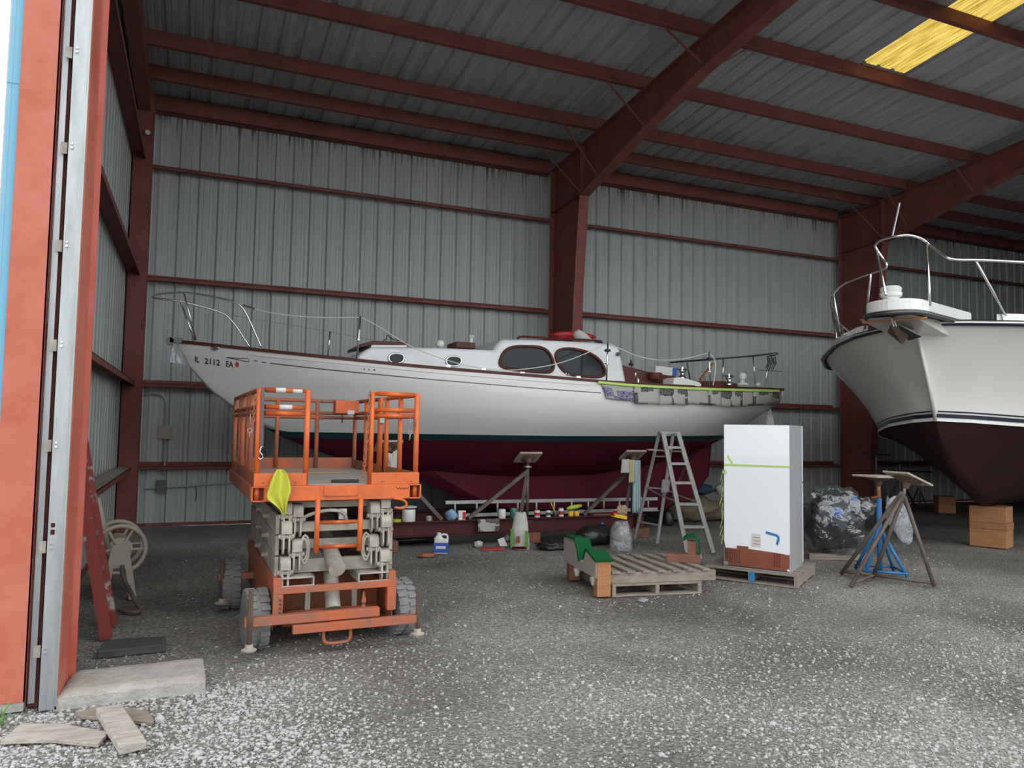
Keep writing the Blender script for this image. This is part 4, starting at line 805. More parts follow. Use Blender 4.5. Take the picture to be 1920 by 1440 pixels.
def cpost(px_, ypad, pts_brace, lab=None):
    top = aY(px_, ypad, YB)
    def zu(hb):                                   # underside of the hull above half breadth hb
        lo, hi = zk(top.x), 1.9
        for _ in range(40): mid = (lo+hi)/2; lo, hi = (mid, hi) if hy(top.x, mid) < hb else (lo, mid)
        return (lo+hi)/2
    h0 = YC-YB; z1, z2 = zu(h0+.13), zu(h0-.13); tilt = min(math.radians(30), math.atan2(z1-z2, .26)); top = V(top.x, YB, min(zu(h0), (z1+z2)/2)-.075) if px_ > 800 else V(top.x, YB, top.z-.03)
    q = MB(); q.tube([V(top.x, YB, ZT), V(top.x, YB, top.z-.05)], .024, 10); po = q.build('post', 'pole_brown', cr, smooth=True)
    q = MB(); q.box(top, (.36, .28, .03), Matrix.Rotation(-tilt, 3, 'X')); q.build('pad', 'pad_wood', po); q = MB(); q.lathe([(.03, -.1), (.05, -.05), (.12, -.018)], top, Matrix.Rotation(-tilt, 3, 'X') @ V(0, 0, 1), 10); q.build('pad_bracket', 'rust', po)
    q = MB(); q.lathe([(.06, 0), (.06, .02)], V(top.x, YB, top.z-.15), (0, 0, 1), 8); q.build('screw_handle', 'galv', po)
    for (x, y), yy in pts_brace: q = MB(); f_ = aY(x, y, yy); f_.z = max(f_.z, ZT+.01); q.bar(V(top.x, YB, top.z-.2), f_, .05, .05); q.build('brace', 'pole_brown', cr)
cpost(990, 852, (((878, 972), YB), ((976, 974), 10.33))); cpost(1186, 849, (((1094, 966), YB), ((1173, 968), 10.33))); cpost(728, 832, (((828, 975), YB), ))
# extension ladder on its edge behind the beam
lad = thing('extension_ladder', 'aluminium extension ladder lying on edge behind the cradle beam', 'ladder', (5.2, 10.8, .2)); YLd = 10.6
t0, t1 = aY(835, 942, YLd), aY(1232, 935, YLd); b0_, b1_ = aY(835, 980, YLd), aY(1232, 976, YLd)
b0_.z = b1_.z = ZT+.03; b0_.z = ZT+.02
for a, b2 in ((t0, t1), (b0_, b1_)): q = MB(); q.bar(a, b2, .03, .05); q.build('rail', 'alu', lad)
for x in (851, 888, 924, 960, 994, 1027, 1060, 1092, 1123, 1154, 1213): k = (x-835)/397; q = MB(); q.tube([t0.lerp(t1, k), b0_.lerp(b1_, k)], .017, 8); q.build('rung', 'alu', lad, smooth=True)
# towels on the cradle post
def towel(pts_top, wpx, hpx, Yp, m, label, name='towel', fold=.012, n=10):
    q = MB(); rows = []
    for j in range(11):
        t_ = j/10; row = []
        for i in range(n+1):
            s_ = i/n; x = pts_top[0]+wpx*(s_-.5)*(1+.25*t_); y = pts_top[1]+hpx*t_; p = aY(x, y, Yp-.05-fold*math.sin(s_*9+t_*2)+(.02 if j == 0 else 0)); row.append(p)
        rows.append(row)
    q.grid(rows, uv=True); return solo(q, name, m, label, 'towel', group=None, smooth=True, solid=.006)
towel((1194, 863), 13, 99, YB-.09, 'stripe_blue', 'long blue and white striped towel hanging on the cradle post')
towel((1184.5, 862), 9, 43, YB-.135, 'yellow_towel', 'short pale yellow towel hung beside the striped one')
towel((1173, 861), 14, 26, YB-.21, 'white_cloth', 'white rag draped over the top of the cradle brace')
ZTb = ZT
def can(x, y, rpx, hpx, name, m, label, lid=None, Yp=10.27, band=None, sq=False, cat=None):
    """a container standing on the beam; x = centre, y = base pixel"""
    b0 = aY(x, y, Yp); e = aY(x+rpx, y, Yp); r = (e-b0).length; h = (aY(x, y-hpx, Yp)-b0).length; o = V(b0.x, Yp, ZTb+.001); t = thing(name, label, cat or name.replace('_', ' '), tuple(o))
    q = MB()
    if sq: q.lohi((o.x-r, Yp-r*.6, o.z), (o.x+r, Yp+r*.6, o.z+h))
    else: q.lathe([(r*.94, 0), (r, h*.05), (r, h*.92), (r*.9, h)], o, (0, 0, 1), 18)
    q.build('body', m, t, smooth='auto')
    if lid: q = MB(); q.lathe([(r*.8, h), (r*.8, h*1.06), (r*.3, h*1.07)], o, (0, 0, 1), 16); q.build('lid', lid, t, smooth='auto')
    if band:
        q = MB()
        if sq: q.lohi((o.x+r*.1, Yp-r*.62, o.z+h*.05), (o.x+r*1.01, Yp+r*.62, o.z+h*.85))
        else: q.lathe([(r*1.012, h*.25), (r*1.012, h*.7)], o, (0, 0, 1), 18)
        q.build('label_band', band, t, smooth='auto')
    return t
bk = can(766, 981, 12, 23, 'bucket', 'white_plastic', 'white plastic bucket standing on the cradle beam'); 
q = MB(); q.lathe([(.105, .19), (.112, .195), (.112, .205), (.1, .21)], WM[bk.name].translation, (0, 0, 1), 20); q.build('rim', 'white_plastic', bk)
can(743, 980, 9, 5, 'plastic_lid', 'lime', 'lime green plastic lid on the cradle beam left of the bucket', cat='dish')  # a loose lid lying flat on the beam
can(804, 980, 6, 8, 'jar', 'galv', 'small grey jar with white top on the cradle beam', lid='white_plastic')
can(865, 977, 6.5, 17, 'solvent_tin', 'white_plastic', 'square white tin with red side on the cradle beam', band='red_plastic', sq=True, cat='tin')
can(941, 975, 6.5, 17, 'paint_can', 'white_plastic', 'plain white paint can on the cradle beam', lid='galv'); can(963, 974, 6.5, 17, 'jar', 'green_jar', 'dark green jar on the cradle beam beside the white can', lid='galv')
can(1007, 972, 5, 13, 'paint_can', 'white_plastic', 'white can with red top on the cradle beam', lid='red_plastic', band='red_plastic'); can(1028, 971, 4, 12, 'jar', 'white_plastic', 'small white jar with dark band on the cradle beam', band='wood_dark')
bj = can(1041, 971, 4, 10, 'brush_jar', 'steel_dark', 'brown jar holding a long handled brush on the beam', cat='jar'); q = MB(); o = WM[bj.name].translation; q.tube([o+V(0, 0, .06), o+V(-.1, 0, .26)], .008, 6); q.build('brush_handle', 'yellow_can', bj)
can(1052, 971, 4.5, 15, 'paint_can', 'white_plastic', 'white can with red lettering band beside the brush jar', lid='galv', band='red_plastic')
can(1070, 971, 4.6, 9.5, 'spray_can', 'yellow_can', 'yellow can on the beam next to another yellow can, under the green sleeve', lid='steel_dark', cat='can'); can(1081, 971, 4.6, 9.5, 'spray_can', 'yellow_can', 'yellow can on the beam closest to the leaning brace foot', lid='steel_dark', cat='can')
p = aY(1076, 959, 10.25); p.z = ZT+.112; q = MB(); q.tube([p+V(-.12, 0, 0), p+V(-.05, 0, .02), p+V(.05, 0, .03), p+V(.13, 0, .05)], [.02, .035, .035, .02], 8); solo(q, 'green_sleeve', 'lime', 'crumpled light green sleeve on top of the yellow cans', 'sleeve', smooth=True)
p = aY(846, 975, 10.24); q = MB(); q.blob(V(p.x, 10.24, ZT+.075), (.08, .1, .085), 8, .16, 10, -.074); solo(q, 'cap', 'sky_cloth', 'crumpled light blue cloth cap on the cradle beam', 'cap', smooth=True)
q = MB(); q.grid([[V(aY(895+s_*40, 975, 10.19).x, 10.19-.03*(t_ > 0)-.004*math.sin(7*s_), ZT+.004-.17*t_+.0*s_) for s_ in [i/6 for i in range(7)]] for t_ in (0, .15, .4, .7, 1)], uv=True); solo(q, 'folded_newspaper', 'news3', 'folded newspaper hanging over the cradle beam', 'newspaper', solid=.006)
p = aY(1135, 970, 10.28); q = MB(); q.box(V(p.x, 10.28, ZT+.012), (.5, .14, .02), Matrix.Rotation(.06, 3, 'Z')); solo(q, 'scrap_board', 'wood_brown', 'thin brown scrap board lying along the beam', 'board')
q = MB(); q.add([aY(x, y, 10.195) for x, y in ((1128, 979), (1131, 979), (1132, 984), (1130, 988), (1127, 984))], [(0, 1, 2, 3, 4)]); solo(q, 'tape_scrap', 'tape_blue', 'small blue scrap of tape stuck to the beam face', 'tape', solid=.003)
# things on the ground in front of the beam
def sack(x0, x1, ytop, ybot, name, m, label, cat, seed=0, dep=.2, lean=0.):
    b0 = g((x0+x1)/2, ybot); P = lambda x, y: aP(x, y, b0, CF); w_ = (P(x1, ybot)-P(x0, ybot)).length/2; h = (P((x0+x1)/2, ytop)-b0).length; q = MB(); rows = []
    for j in range(9):
        t_ = j/8; r = w_*(1.0 if t_ < .4 else 1-.45*((t_-.4)/.6)**1.3); rows.append([b0+V(CR.x*r*math.cos(k*.5236)*(1+.08*math.sin(3*k+j+seed))+CF.x*dep*(.6*math.sin(k*.5236)*(1-.5*t_))+lean*t_, CR.y*r*math.cos(k*.5236)+CF.y*dep*.6*math.sin(k*.5236)*(1-.5*t_), h*t_+.015*math.sin(k*2.3+j)*t_) for k in range(12)])
    q.grid(rows, True); q.add(rows[-1], [tuple(range(12))]); q.add(rows[0], [tuple(range(12))]); return q, b0, h
q, b0, h = sack(957, 992, 962, 1029, 'seed_bag', 'white_cloth', '', '', 1, .16)
t = thing('seed_bag', 'half empty green and white seed bag on the gravel', 'bag', tuple(b0)); q.build('bag', 'white_cloth', t, smooth=True)
for x0, x1, y0, y1, m, nm in ((957.5, 963.5, 992, 1027, 'grass', 'green_print'), (984, 990.5, 996, 1027, 'grass', 'green_print'), (968, 975, 1006, 1018, 'copper', 'red_print'), (960, 988, 1025, 1030, 'bottom_red', 'bottom_seam')):
    z = MB(); z.prism([aP(x, y, b0-CF*.135, CF) for x, y in ((x0, y0), (x1, y0), (x1, y1), (x0, y1))], tuple(CF*.012)); z.build(nm, m, t)
q, b0, h = sack(1142, 1187, 978, 1030, '', '', '', '', 3, .22)
t = thing('trash_bag', 'clear plastic trash bag full of scraps in front of the beam', 'trash bag', tuple(b0)); q.build('bag', 'plastic_bag', t, smooth=True)
z = MB(); z.blob(b0+V(0, 0, .17), (.14, .1, .16), 4, .2, 8); z.build('contents', 'dust_floor', t, smooth=True)
z = MB(); z.box(aP(1161, 968, b0, CF), (.2, .1, .05), Matrix.Rotation(.2, 3, 'Y')); z.build('yellow_packet', 'yellow_can', t); z = MB(); z.box(aP(1153, 962, b0, CF), (.1, .08, .04), Matrix.Rotation(-.3, 3, 'Y')); z.build('red_packet', 'red_plastic', t)
z = MB(); z.blob(aP(1166, 957, b0, CF), (.09, .06, .07), 9, .3, 8); z.build('paper_scrap', 'cardboard', t)
jg = thing('jug', 'translucent white jug with a blue label on the gravel', 'jug', tuple(g(827, 1038))); b0 = WM[jg.name].translation; P = lambda x, y: aP(x, y, b0, CF); Rj = Matrix.Rotation(-_y, 3, 'Z')
q = MB(); q.box(b0+V(0, 0, .10), (.185, .12, .20), Rj); q.build('body', 'white_plastic', jg, bevel=.02)
q = MB(); q.box(b0+V(0, 0, .085), (.187, .122, .13), Rj); q.build('label_band', 'blue_label', jg); q = MB(); q.box(b0+Rj @ V(0, -.062, .09), (.13, .003, .035), Rj); q.build('label_print', 'white_plastic', jg)
q = MB(); q.lathe([(.07, .195), (.035, .235), (.025, .25), (.028, .25), (.028, .275), (.01, .276)], b0+Rj @ V(-.035, 0, 0), (0, 0, 1), 14); q.build('neck', 'white_plastic', jg, smooth='auto')
q = MB(); q.tube(chaikin([b0+Rj @ V(*p) for p in ((-.01, 0, .245), (.05, 0, .26), (.08, 0, .235), (.085, 0, .17))], 2, False), .014, 8); q.build('handle', 'white_plastic', jg, smooth=True)
def lump(x, y, rx, ry, rz_, m, name, label, cat, seed, amp=.3, z=0.):
    p = g(x, y, z); q = MB(); q.blob(p+V(0, 0, rz_*.8), (rx, ry, rz_), seed, amp, 10, -rz_*.8, 3.); return solo(q, name, m, label, cat, smooth=True)
lump(801, 1045, .12, .06, .03, 'orange_rust', 'work_glove', 'dirty orange work glove on the ground beside the jug', 'glove', 2); lump(897, 1026, .06, .05, .05, 'white_cloth', 'paper_wad', 'crumpled white paper wad on the gravel left of the seed bag', 'paper', 3)
q = MB(); q.box(g(924, 1031)+V(0, 0, .015), (.32, .12, .025), Matrix.Rotation(-.3, 3, 'Z')); solo(q, 'red_folder', 'red_plastic', 'flat dark red folder lying on the gravel', 'folder'); q = MB(); p = g(938, 1029); q.add([p+V(0, 0, .035), p+V(.1, -.02, .035), p+V(.07, .05, .15), p+V(-.02, .06, .12)], [(0, 1, 2, 3)]); solo(q, 'paper_sheet', 'paper', 'loose white paper sheet standing on the red folder', 'paper', solid=.002)
lump(951, 1014, .05, .05, .06, 'white_plastic', 'plastic_tub', 'small pale plastic tub behind the seed bag', 'tub', 4, .1)
lump(1036, 1030, .22, .14, .07, 'black_bag', 'black_film', 'crumpled black plastic film on the gravel beside the seed bag', 'plastic', 5, .35); lump(770, 1018, .42, .14, .07, 'black_bag', 'dark_tarp', 'crumpled dark tarp on the ground beside the scissor lift', 'tarp', 6, .35)
q = MB(); p = g(733, 1037); q.lohi((p.x-.22, p.y, 0), (p.x+.1, p.y+.2, .15)); solo(q, 'timber_block', 'wood_brown', 'single red brown timber block behind the scissor lift', 'timber block', bevel=.005)
lump(1116, 1020, .3, .2, .15, 'black_bag', 'garbage_bag', 'full black garbage bag behind the green carpet bunk', 'garbage bag', 7, .2)
# pile behind the step ladder
lump(1300, 975, .75, .4, .24, 'tan_cloth', 'tarp_pile', 'tan canvas tarp heaped on the floor behind the step ladder', 'tarp', 11, .25)
p = g(1310, 972); q = MB(); q.blob(p+V(.0, .05, .56), (.34, .25, .12), 12, .2, 10, -.1); solo(q, 'blue_jacket', 'blue_cloth', 'dark blue jacket lying on top of the tan tarp', 'jacket', smooth=True)
q = MB(); q.blob(p+V(.52, -.05, .55), (.16, .14, .12), 13, .2, 10, -.1); solo(q, 'white_pillow', 'white_cloth', 'off white pillow on the tan tarp beside the jacket', 'pillow', smooth=True)
lump(1253, 985, .1, .1, .16, 'steel_dark', 'dark_bottle_box', 'dark patterned box on the floor between the ladder legs', 'box', 14, .15)

p = aY(738, 868, YB-.16); q = MB(); q.blob(p, (.10, .05, .16), 23, .3, 10); solo(q, 'white_rag', 'white_cloth', 'crumpled white rag on the cradle brace behind the lift', 'rag', smooth=True)
# ================================================================== SCISSOR LIFT (local frame: x across, y towards the back, z up)
lf = thing('scissor_lift', 'orange scissor lift with dusty folded arms and guard rails', 'scissor lift', (1.03, 5.8, 0), math.radians(1.5))
def lb(name, m, parent=None, **k):
    q = MB()
    def fin(): return q.build(name, m, parent or lf, local=True, **k)
    return q, fin
def lbox(a, b_, name, m='orange', parent=None, bevel=.004):
    q = MB(); q.lohi(a, b_); return q.build(name, m, parent or lf, local=True, bevel=bevel)
def ltube(pts, r, name, m='orange', parent=None, n=10, flat=False):
    q = MB(); q.tube(pts, r, n); return q.build(name, m, parent or lf, local=True, smooth=True)
PLn = 2.3; HW = .64; zf0, zf1 = 1.107, 1.22
lbox((-HW+.09, 0, zf0), (HW-.09, .05, zf1), 'front_channel'); lbox((-HW, PLn-.05, zf0), (HW, PLn, zf1), 'rear_channel')
for s in (-1, 1): lbox((s*HW, .095, zf0), (s*(HW-.05), PLn-.05, zf1), 'side_channel', 'orange_rust')
for s in (-1, 1):                                    # open square corner sockets with the tube end inside
    x0 = s*(HW-.005); q = MB()
    for a, b_ in (((x0, 0, zf0), (x0-s*.09, .09, zf0+.008)), ((x0, 0, zf1-.008), (x0-s*.09, .09, zf1)), ((x0, 0, zf0), (x0-s*.006, .09, zf1)), ((x0-s*.083, .05, zf0), (x0-s*.09, .09, zf1)), ((x0, .085, zf0), (x0-s*.09, .092, zf1))): q.lohi(a, b_)
    q.build('corner_socket', 'orange_rust', lf, local=True)
    ltube([(x0-s*.035, .04, zf0+.009), (x0-s*.035, .04, zf1-.009)], .022, 'socket_post')
    q = MB()
    for a, b_ in (((x0+s*.004, -.008, zf0), (x0-s*.09, -.003, zf0+.01)), ((x0+s*.004, -.008, zf1-.01), (x0-s*.09, -.003, zf1)), ((x0+s*.004, -.008, zf0), (x0-s*.006, -.003, zf1))): q.lohi(a, b_)
    q.build('socket_rim', 'orange', lf, local=True)
lbox((-.12, -.012, zf0+.03), (.14, -.002, zf1-.008), 'name_plate', 'orange'); 
for x in (-.105, .125): q = MB(); q.lathe([(.006, 0), (.004, .004)], (x, -.012, zf0+.042), (0, -1, 0), 6); q.build('rivet', 'orange_rust', lf, local=True)
lbox((-HW+.05, .05, 1.205), (HW-.05, 1.1, 1.226), 'deck_board', 'dust_floor'); lbox((-HW+.05, 1.112, 1.205), (HW-.05, PLn-.05, 1.226), 'deck_board', 'dust_floor')
# toe boards
lbox((-.625, .004, zf1), (-.25, .012, 1.312), 'toe_board'); lbox((.24, .004, zf1), (.625, .012, 1.312), 'toe_board')
lbox((-.615, .03, zf1), (-.607, PLn-.03, 1.312), 'toe_board', 'orange_rust'); lbox((.607, .03, zf1), (.615, 1.0, 1.312), 'toe_board', 'orange_rust'); lbox((.607, 1.2, zf1), (.615, PLn-.03, 1.312), 'toe_board', 'orange_rust')
lbox((-.615, PLn-.035, zf1), (.615, PLn-.027, 1.335), 'toe_board', 'orange_rust')
for x in (-.56, -.33, .33, .56): q = MB(); q.lathe([(.009, 0), (.006, .006)], (x, .004, 1.245), (0, -1, 0), 8); q.build('rivet', 'orange_rust', lf, local=True)
# guard rail posts and rails
ZTOP = 1.935; RP = .021
def post(x, y, zt=ZTOP, z0=1.222, m='orange', r=RP): return ltube([(x, y, z0), (x, y, zt)], r, 'rail_post', m)
def rail(a, b_, name='guard_rail', m='orange', r=.019):
    a, b_ = V(*a), V(*b_); t = (b_-a).normalized(); L_ = (b_-a).length
    return ltube([a, a+t*.05, a+t*(L_*.12), b_-t*(L_*.12), b_-t*.05, b_], [r*.7, r*.82, r, r, r*.82, r*.7], name, m)
for x in (-.605, -.255, .235, .6): post(x, .03)
for z in (1.925, 1.80, 1.753):
    rail((-.605, .03, z), (-.255, .03, z)); rail((.235, .03, z), (.6, .03, z))
    rail((-.605, .03, z), (-.605, PLn-.05, z), m='orange_rust')
    rail((-.605, PLn-.05, z), (.6, PLn-.05, z), m='orange_rust')
    rail((.6, 1.05, z), (.6, PLn-.05, z), m='orange_rust')
rail((.6, .03, 1.925), (.6, .95, 1.925)); rail((.6, .03, 1.755), (.6, .95, 1.755))
for y in (.55, .8, 1.35, 1.6, PLn-.05): post(-.605, y, m='orange_rust')
for x in (-.2, .2, .6): post(x, PLn-.05, m='orange_rust')
for x, y in ((.6, .5), (.6, .95), (.57, 1.05), (.6, 1.2), (.6, 1.75)): post(x, y)
cbx = lbox((.33, 1.95, 1.80), (.57, 2.08, 1.93), 'control_box', 'orange'); lbox((.45, 1.935, 1.785), (.52, 1.949, 1.83), 'control_label', 'paper', cbx); ltube([(.40, 1.95, 1.8), (.40, 1.95, 1.70)], .006, 'control_lead', 'black', cbx)
lbox((.555, 1.015, 1.70), (.60, 1.03, 1.75), 'tag', 'paper')
# chains
def chain(pts, name, m, n):
    for k in range(n):
        t_ = (k+.5)/n*(len(pts)-1); i = min(int(t_), len(pts)-2); c = V(*pts[i]).lerp(V(*pts[i+1]), t_-i); d = (V(*pts[i+1])-V(*pts[i])).normalized(); sd = V(1, 0, 0) if k % 2 else V(0, 1, 0)
        q = MB(); q.tube([c+d*(.021*math.cos(a))+sd*(.012*math.sin(a)) for a in [j*1.0472 for j in range(6)]], .0038, 5, True); q.build(name, m, lf, local=True)
chain([(.212, .005, 1.945), (.20, 0, 1.7), (.185, -.01, 1.45), (.17, -.012, 1.255)], 'chain_link', 'orange_rust', 22)
chain([(-.64, .015, 1.80), (-.645, .01, 1.66)], 'chain_link', 'orange_rust', 5); chain([(.575, .01, 1.73), (.575, .01, 1.66)], 'chain_link', 'orange_rust', 3)
# bungee strap and snap hook, pins on wires
q = MB(); q.bar((-.585, .0, 1.93), (-.578, .0, 1.50), .022, .005, (0, 1, 0)); bg_ = q.build('bungee_strap', 'steel_dark', lf, local=True)
ltube([(-.58, 0, 1.51), (-.592, 0, 1.47), (-.575, 0, 1.452), (-.566, 0, 1.43), (-.585, 0, 1.413), (-.6, 0, 1.43)], .005, 'bungee_hook', 'chrome', bg_, 6)
for x in (-.665, .54):
    r_ = ltube([(x, .0, 1.745), (x, .0, 1.64)], .002, 'pin_wire', 'galv', None, 5); q = MB(); q.tube([(x+.016*math.cos(a), 0, 1.625+.016*math.sin(a)) for a in [j*.7854 for j in range(8)]], .003, 5, True); q.build('pin_ring', 'galv', r_, local=True); ltube([(x, 0, 1.61), (x-.004, 0, 1.565)], .004, 'lock_pin', 'galv', r_, 6)
# access ladder
for x in (-.165, .158): ltube([(x, -.02, 1.12), (x-.004, -.03, .725)], .019, 'ladder_rail')
for z in (.945, .765): rail((-.165, -.027, z), (.155, -.027, z), 'ladder_rung', r=.015)
# folded scissor arms: each ends in a rounded cap over a pair of hanging link plates
def arm(x, zt, y0, y1, w=.076, lk=.058):
    s_ = -1 if x < 0 else 1
    q = MB(); q.bar((x, y0+.08, zt-.05), (x, y1, zt-.05), w*.9, .10); a_ = q.build('scissor_arm', 'dust_steel', lf, local=True, bevel=.005)
    pr = [(y0+.11, zt)]+[(y0+.055-.055*math.sin(k*.2618), zt-.055+.055*math.cos(k*.2618)) for k in range(7)]+[(y0, zt-.095), (y0+.11, zt-.095)]
    q = MB(); q.prism([(x-w/2, yy, zz) for yy, zz in pr], (w, 0, 0)); q.build('fork_cap', 'dust_steel', a_, local=True, bevel=.004)
    for d in (-1, 1):
        pl2 = [(y0+.012, zt-.07), (y0+.004, zt-.2)]+[(y0+.045-.041*math.cos(k*.5236), zt-.205-.041*math.sin(k*.5236)) for k in range(7)]+[(y0+.09, zt-.07)]
        q = MB(); q.prism([(x+d*lk*.36-.007, yy, zz) for yy, zz in pl2], (.014, 0, 0)); q.build('link_plate', 'dust_steel', a_, local=True, bevel=.002)
        q = MB(); q.prism([(x+d*(w/2-.004)-.005, y0+.02, zt-.09), (x+d*(w/2-.004)-.005, y0+.002, zt-.10), (x+d*(w/2-.004)-.005, y0+.01, zt-.135), (x+d*(w/2-.004)-.005, y0+.05, zt-.14), (x+d*(w/2-.004)-.005, y0+.08, zt-.09)], (.01, 0, 0)); q.build('fork_cheek', 'dust_steel', a_, local=True)
    q = MB(); q.lathe([(.016, -w/2-.02), (.018, -w/2-.012), (.018, w/2+.012), (.016, w/2+.02)], (x, y0+.035, zt-.115), (1, 0, 0), 10); q.build('pivot_pin', 'dust_steel', a_, local=True, smooth='auto')
    return a_
for s in (-1, 1):
    dz = 0 if s < 0 else .012
    for k, zt in enumerate((1.10, .956, .69)): arm(s*.375, zt+dz*2, (.05, .02, .03)[k], 1.95)
    for k, zt in enumerate((1.075, .815)): arm(s*.292, zt+dz, .055, 1.85)
for s in (-1, 1):                                     # outboard beams seen along the left flank
    for k, z in enumerate((.635, .79, .945)):
        q = MB(); q.bar((s*.432, .10, z-.02), (s*.432, 2.0, z+.03), .03, .145); b_ = q.build('scissor_beam', 'dust_steel', lf, local=True, bevel=.005)
        for y in (.55, 1.05): q = MB(); q.lathe([(.028, 0), (.028, .015), (.018, .018), (.018, .045), (.012, .05)], (s*.447, y, z), (s, 0, 0), 10); q.build('beam_pin', 'dust_steel', b_, local=True, smooth='auto')
for z, y, h in ((1.06, .2, .05), (.90, .12, .075), (.76, .2, .07), (.60, .16, .10), (.72, 1.2, .12), (.95, 1.2, .12)): lbox((-.4, y, z-h/2), (.4, y+.06, z+h/2), 'cross_tube', 'dust_steel')
q = MB(); q.tube([(.0, 1.5, .93), (-.02, .5, .78), (-.005, .0, .60)], [.07, .066, .062], 18); cy = q.build('lift_cylinder', 'dust_steel', lf, local=True, smooth='auto'); q = MB(); q.lathe([(.062, 0), (.062, .012), (.045, .014)], (-.005, .0, .598), (0, -1, -.3), 18); q.build('cylinder_cap', 'brass' if 'brass' in M else 'yellow_can', cy, local=True) if False else q.build('cylinder_cap', 'dust_steel', cy, local=True, smooth='auto')
q = MB(); q.tube([(.0, .3, .60), (.0, .2, .40), (.0, .12, .27)], .058, 16); q.build('lower_cylinder', 'dust_steel', lf, local=True, smooth='auto')
for pts in ([(-.28, .1, .96), (-.15, .06, 1.02), (-.02, .05, 1.03), (.06, .07, 1.0), (.08, .1, .92)],): ltube(chaikin(pts, 2, False), .014, 'hydraulic_hose', 'dust_steel')
for s in (-1, 1):
    for r_ in (.085, .065): q = MB(); q.tube([(s*.27+.01*math.cos(a), .04+(r_-.065), .735+r_*1.25*math.sin(a)) if False else (s*(.232+(.085-r_)*.5)+.03*math.cos(a), .09, .735+r_*1.25*math.sin(a)) for a in [j*.5236 for j in range(12)]], .011, 6, True); q.build('hose_loop', 'dust_steel', lf, local=True, smooth=True)
lbox((.02, .1, .95), (.08, .14, 1.03), 'valve_block', 'white_plastic')
# chassis
lbox((-.46, .0, .43), (.46, .05, .478), 'front_bar', 'orange_rust')
for s in (-1, 1):
    lbox((s*.46, .02, .43), (s*.40, 2.05, .545), 'top_rail', 'orange_rust')
    lbox((s*.46, .0, .25), (s*.39, .06, .43), 'corner_post', 'orange_rust')
    q = MB(); q.lohi((s*.40, .02, .535), (s*.17, 1.9, .545)); q.lohi((s*.40, .02, .478), (s*.17, .03, .485)); q.lohi((s*.175, .02, .478), (s*.165, 1.9, .545)); q.build('roller_track', 'dust_steel', lf, local=True)
    lbox((s*.455, .08, .16), (s*.445, 2.0, .43), 'side_plate', 'orange_rust')
    lbox((s*.20, .2, .2), (s*.16, .24, .44), 'inner_post', 'dust_steel')
lbox((-.44, .5, .16), (.44, .55, .48), 'bulkhead', 'orange_rust'); lbox((-.44, .5, .14), (.44, 2.0, .17), 'belly_plate', 'orange_rust')
ltube([(-.36, .22, .20), (.36, .22, .20)], .062, 'front_axle', 'orange_rust'); ltube([(-.45, 1.62, .22), (.45, 1.62, .22)], .05, 'rear_axle', 'orange_rust')
ltube(chaikin([(.22, .3, .5), (.26, .2, .42), (.2, .12, .33), (.25, .1, .25)], 2, False), .009, 'hose', 'rubber'); q = MB(); q.lathe([(.02, 0), (.012, .03), (.022, .05), (.012, .09), (.006, .13)], (.22, .06, .27), (0, 0, 1), 8); q.build('lock_valve', 'orange_rust', lf, local=True)
q = MB()
for k in range(5): q.tube([(-.415, .0-.01, .40-.03*k), (-.40, -.01, .385-.03*k)], .006, 5)
q.build('spring', 'rust', lf, local=True)
def wheel(x, y, steer=0., r=.215, w_=.165):
    t_ = MB(); R = Matrix.Rotation(steer, 3, 'Z'); ax = R @ V(1, 0, 0); c = V(x, y, r)
    prof_ = [(r*.58, -w_*.5), (r*.8, -w_*.52), (r*.95, -w_*.46), (r*.985, -w_*.3), (r*.985, w_*.3), (r*.95, w_*.46), (r*.8, w_*.52), (r*.58, w_*.5)]
    t_.lathe(prof_, c, ax, 32); ty = t_.build('tyre', 'tyre', lf, local=True, smooth='auto')
    fr = (R @ V(0, 1, 0)); q = MB()
    for k in range(22):                                # tread lugs
        a = k*2*math.pi/22; rad = fr*math.cos(a)+V(0, 0, 1)*math.sin(a); tg = -fr*math.sin(a)+V(0, 0, 1)*math.cos(a)
        for s in (-1, 1):
            p = c+rad*(r*.985)+ax*(s*w_*.27)+tg*(s*.008); hx, hy_, hz = ax*(w_*.2), tg*.017, rad*.011
            q.add([p+hx*i+hy_*j+hz*l for i in (-1, 1) for j in (-1, 1) for l in (-1, 1)], [(0, 1, 3, 2), (4, 6, 7, 5), (0, 4, 5, 1), (2, 3, 7, 6), (0, 2, 6, 4), (1, 5, 7, 3)])
    tr = q.build('tread', 'tyre', ty, local=True); tr['kind'] = 'stuff'
    q = MB(); q.lathe([(r*.6, -w_*.44), (r*.5, -w_*.36), (r*.2, -w_*.4), (r*.2, w_*.4), (r*.5, w_*.36), (r*.6, w_*.44)], c, ax, 20); q.build('rim', 'dust_steel', ty, local=True, smooth='auto')
for x, y, s in ((-.555, .25, .06), (.555, .28, .14), (-.64, 1.62, 0), (.62, 1.62, 0)): wheel(x, y, s)
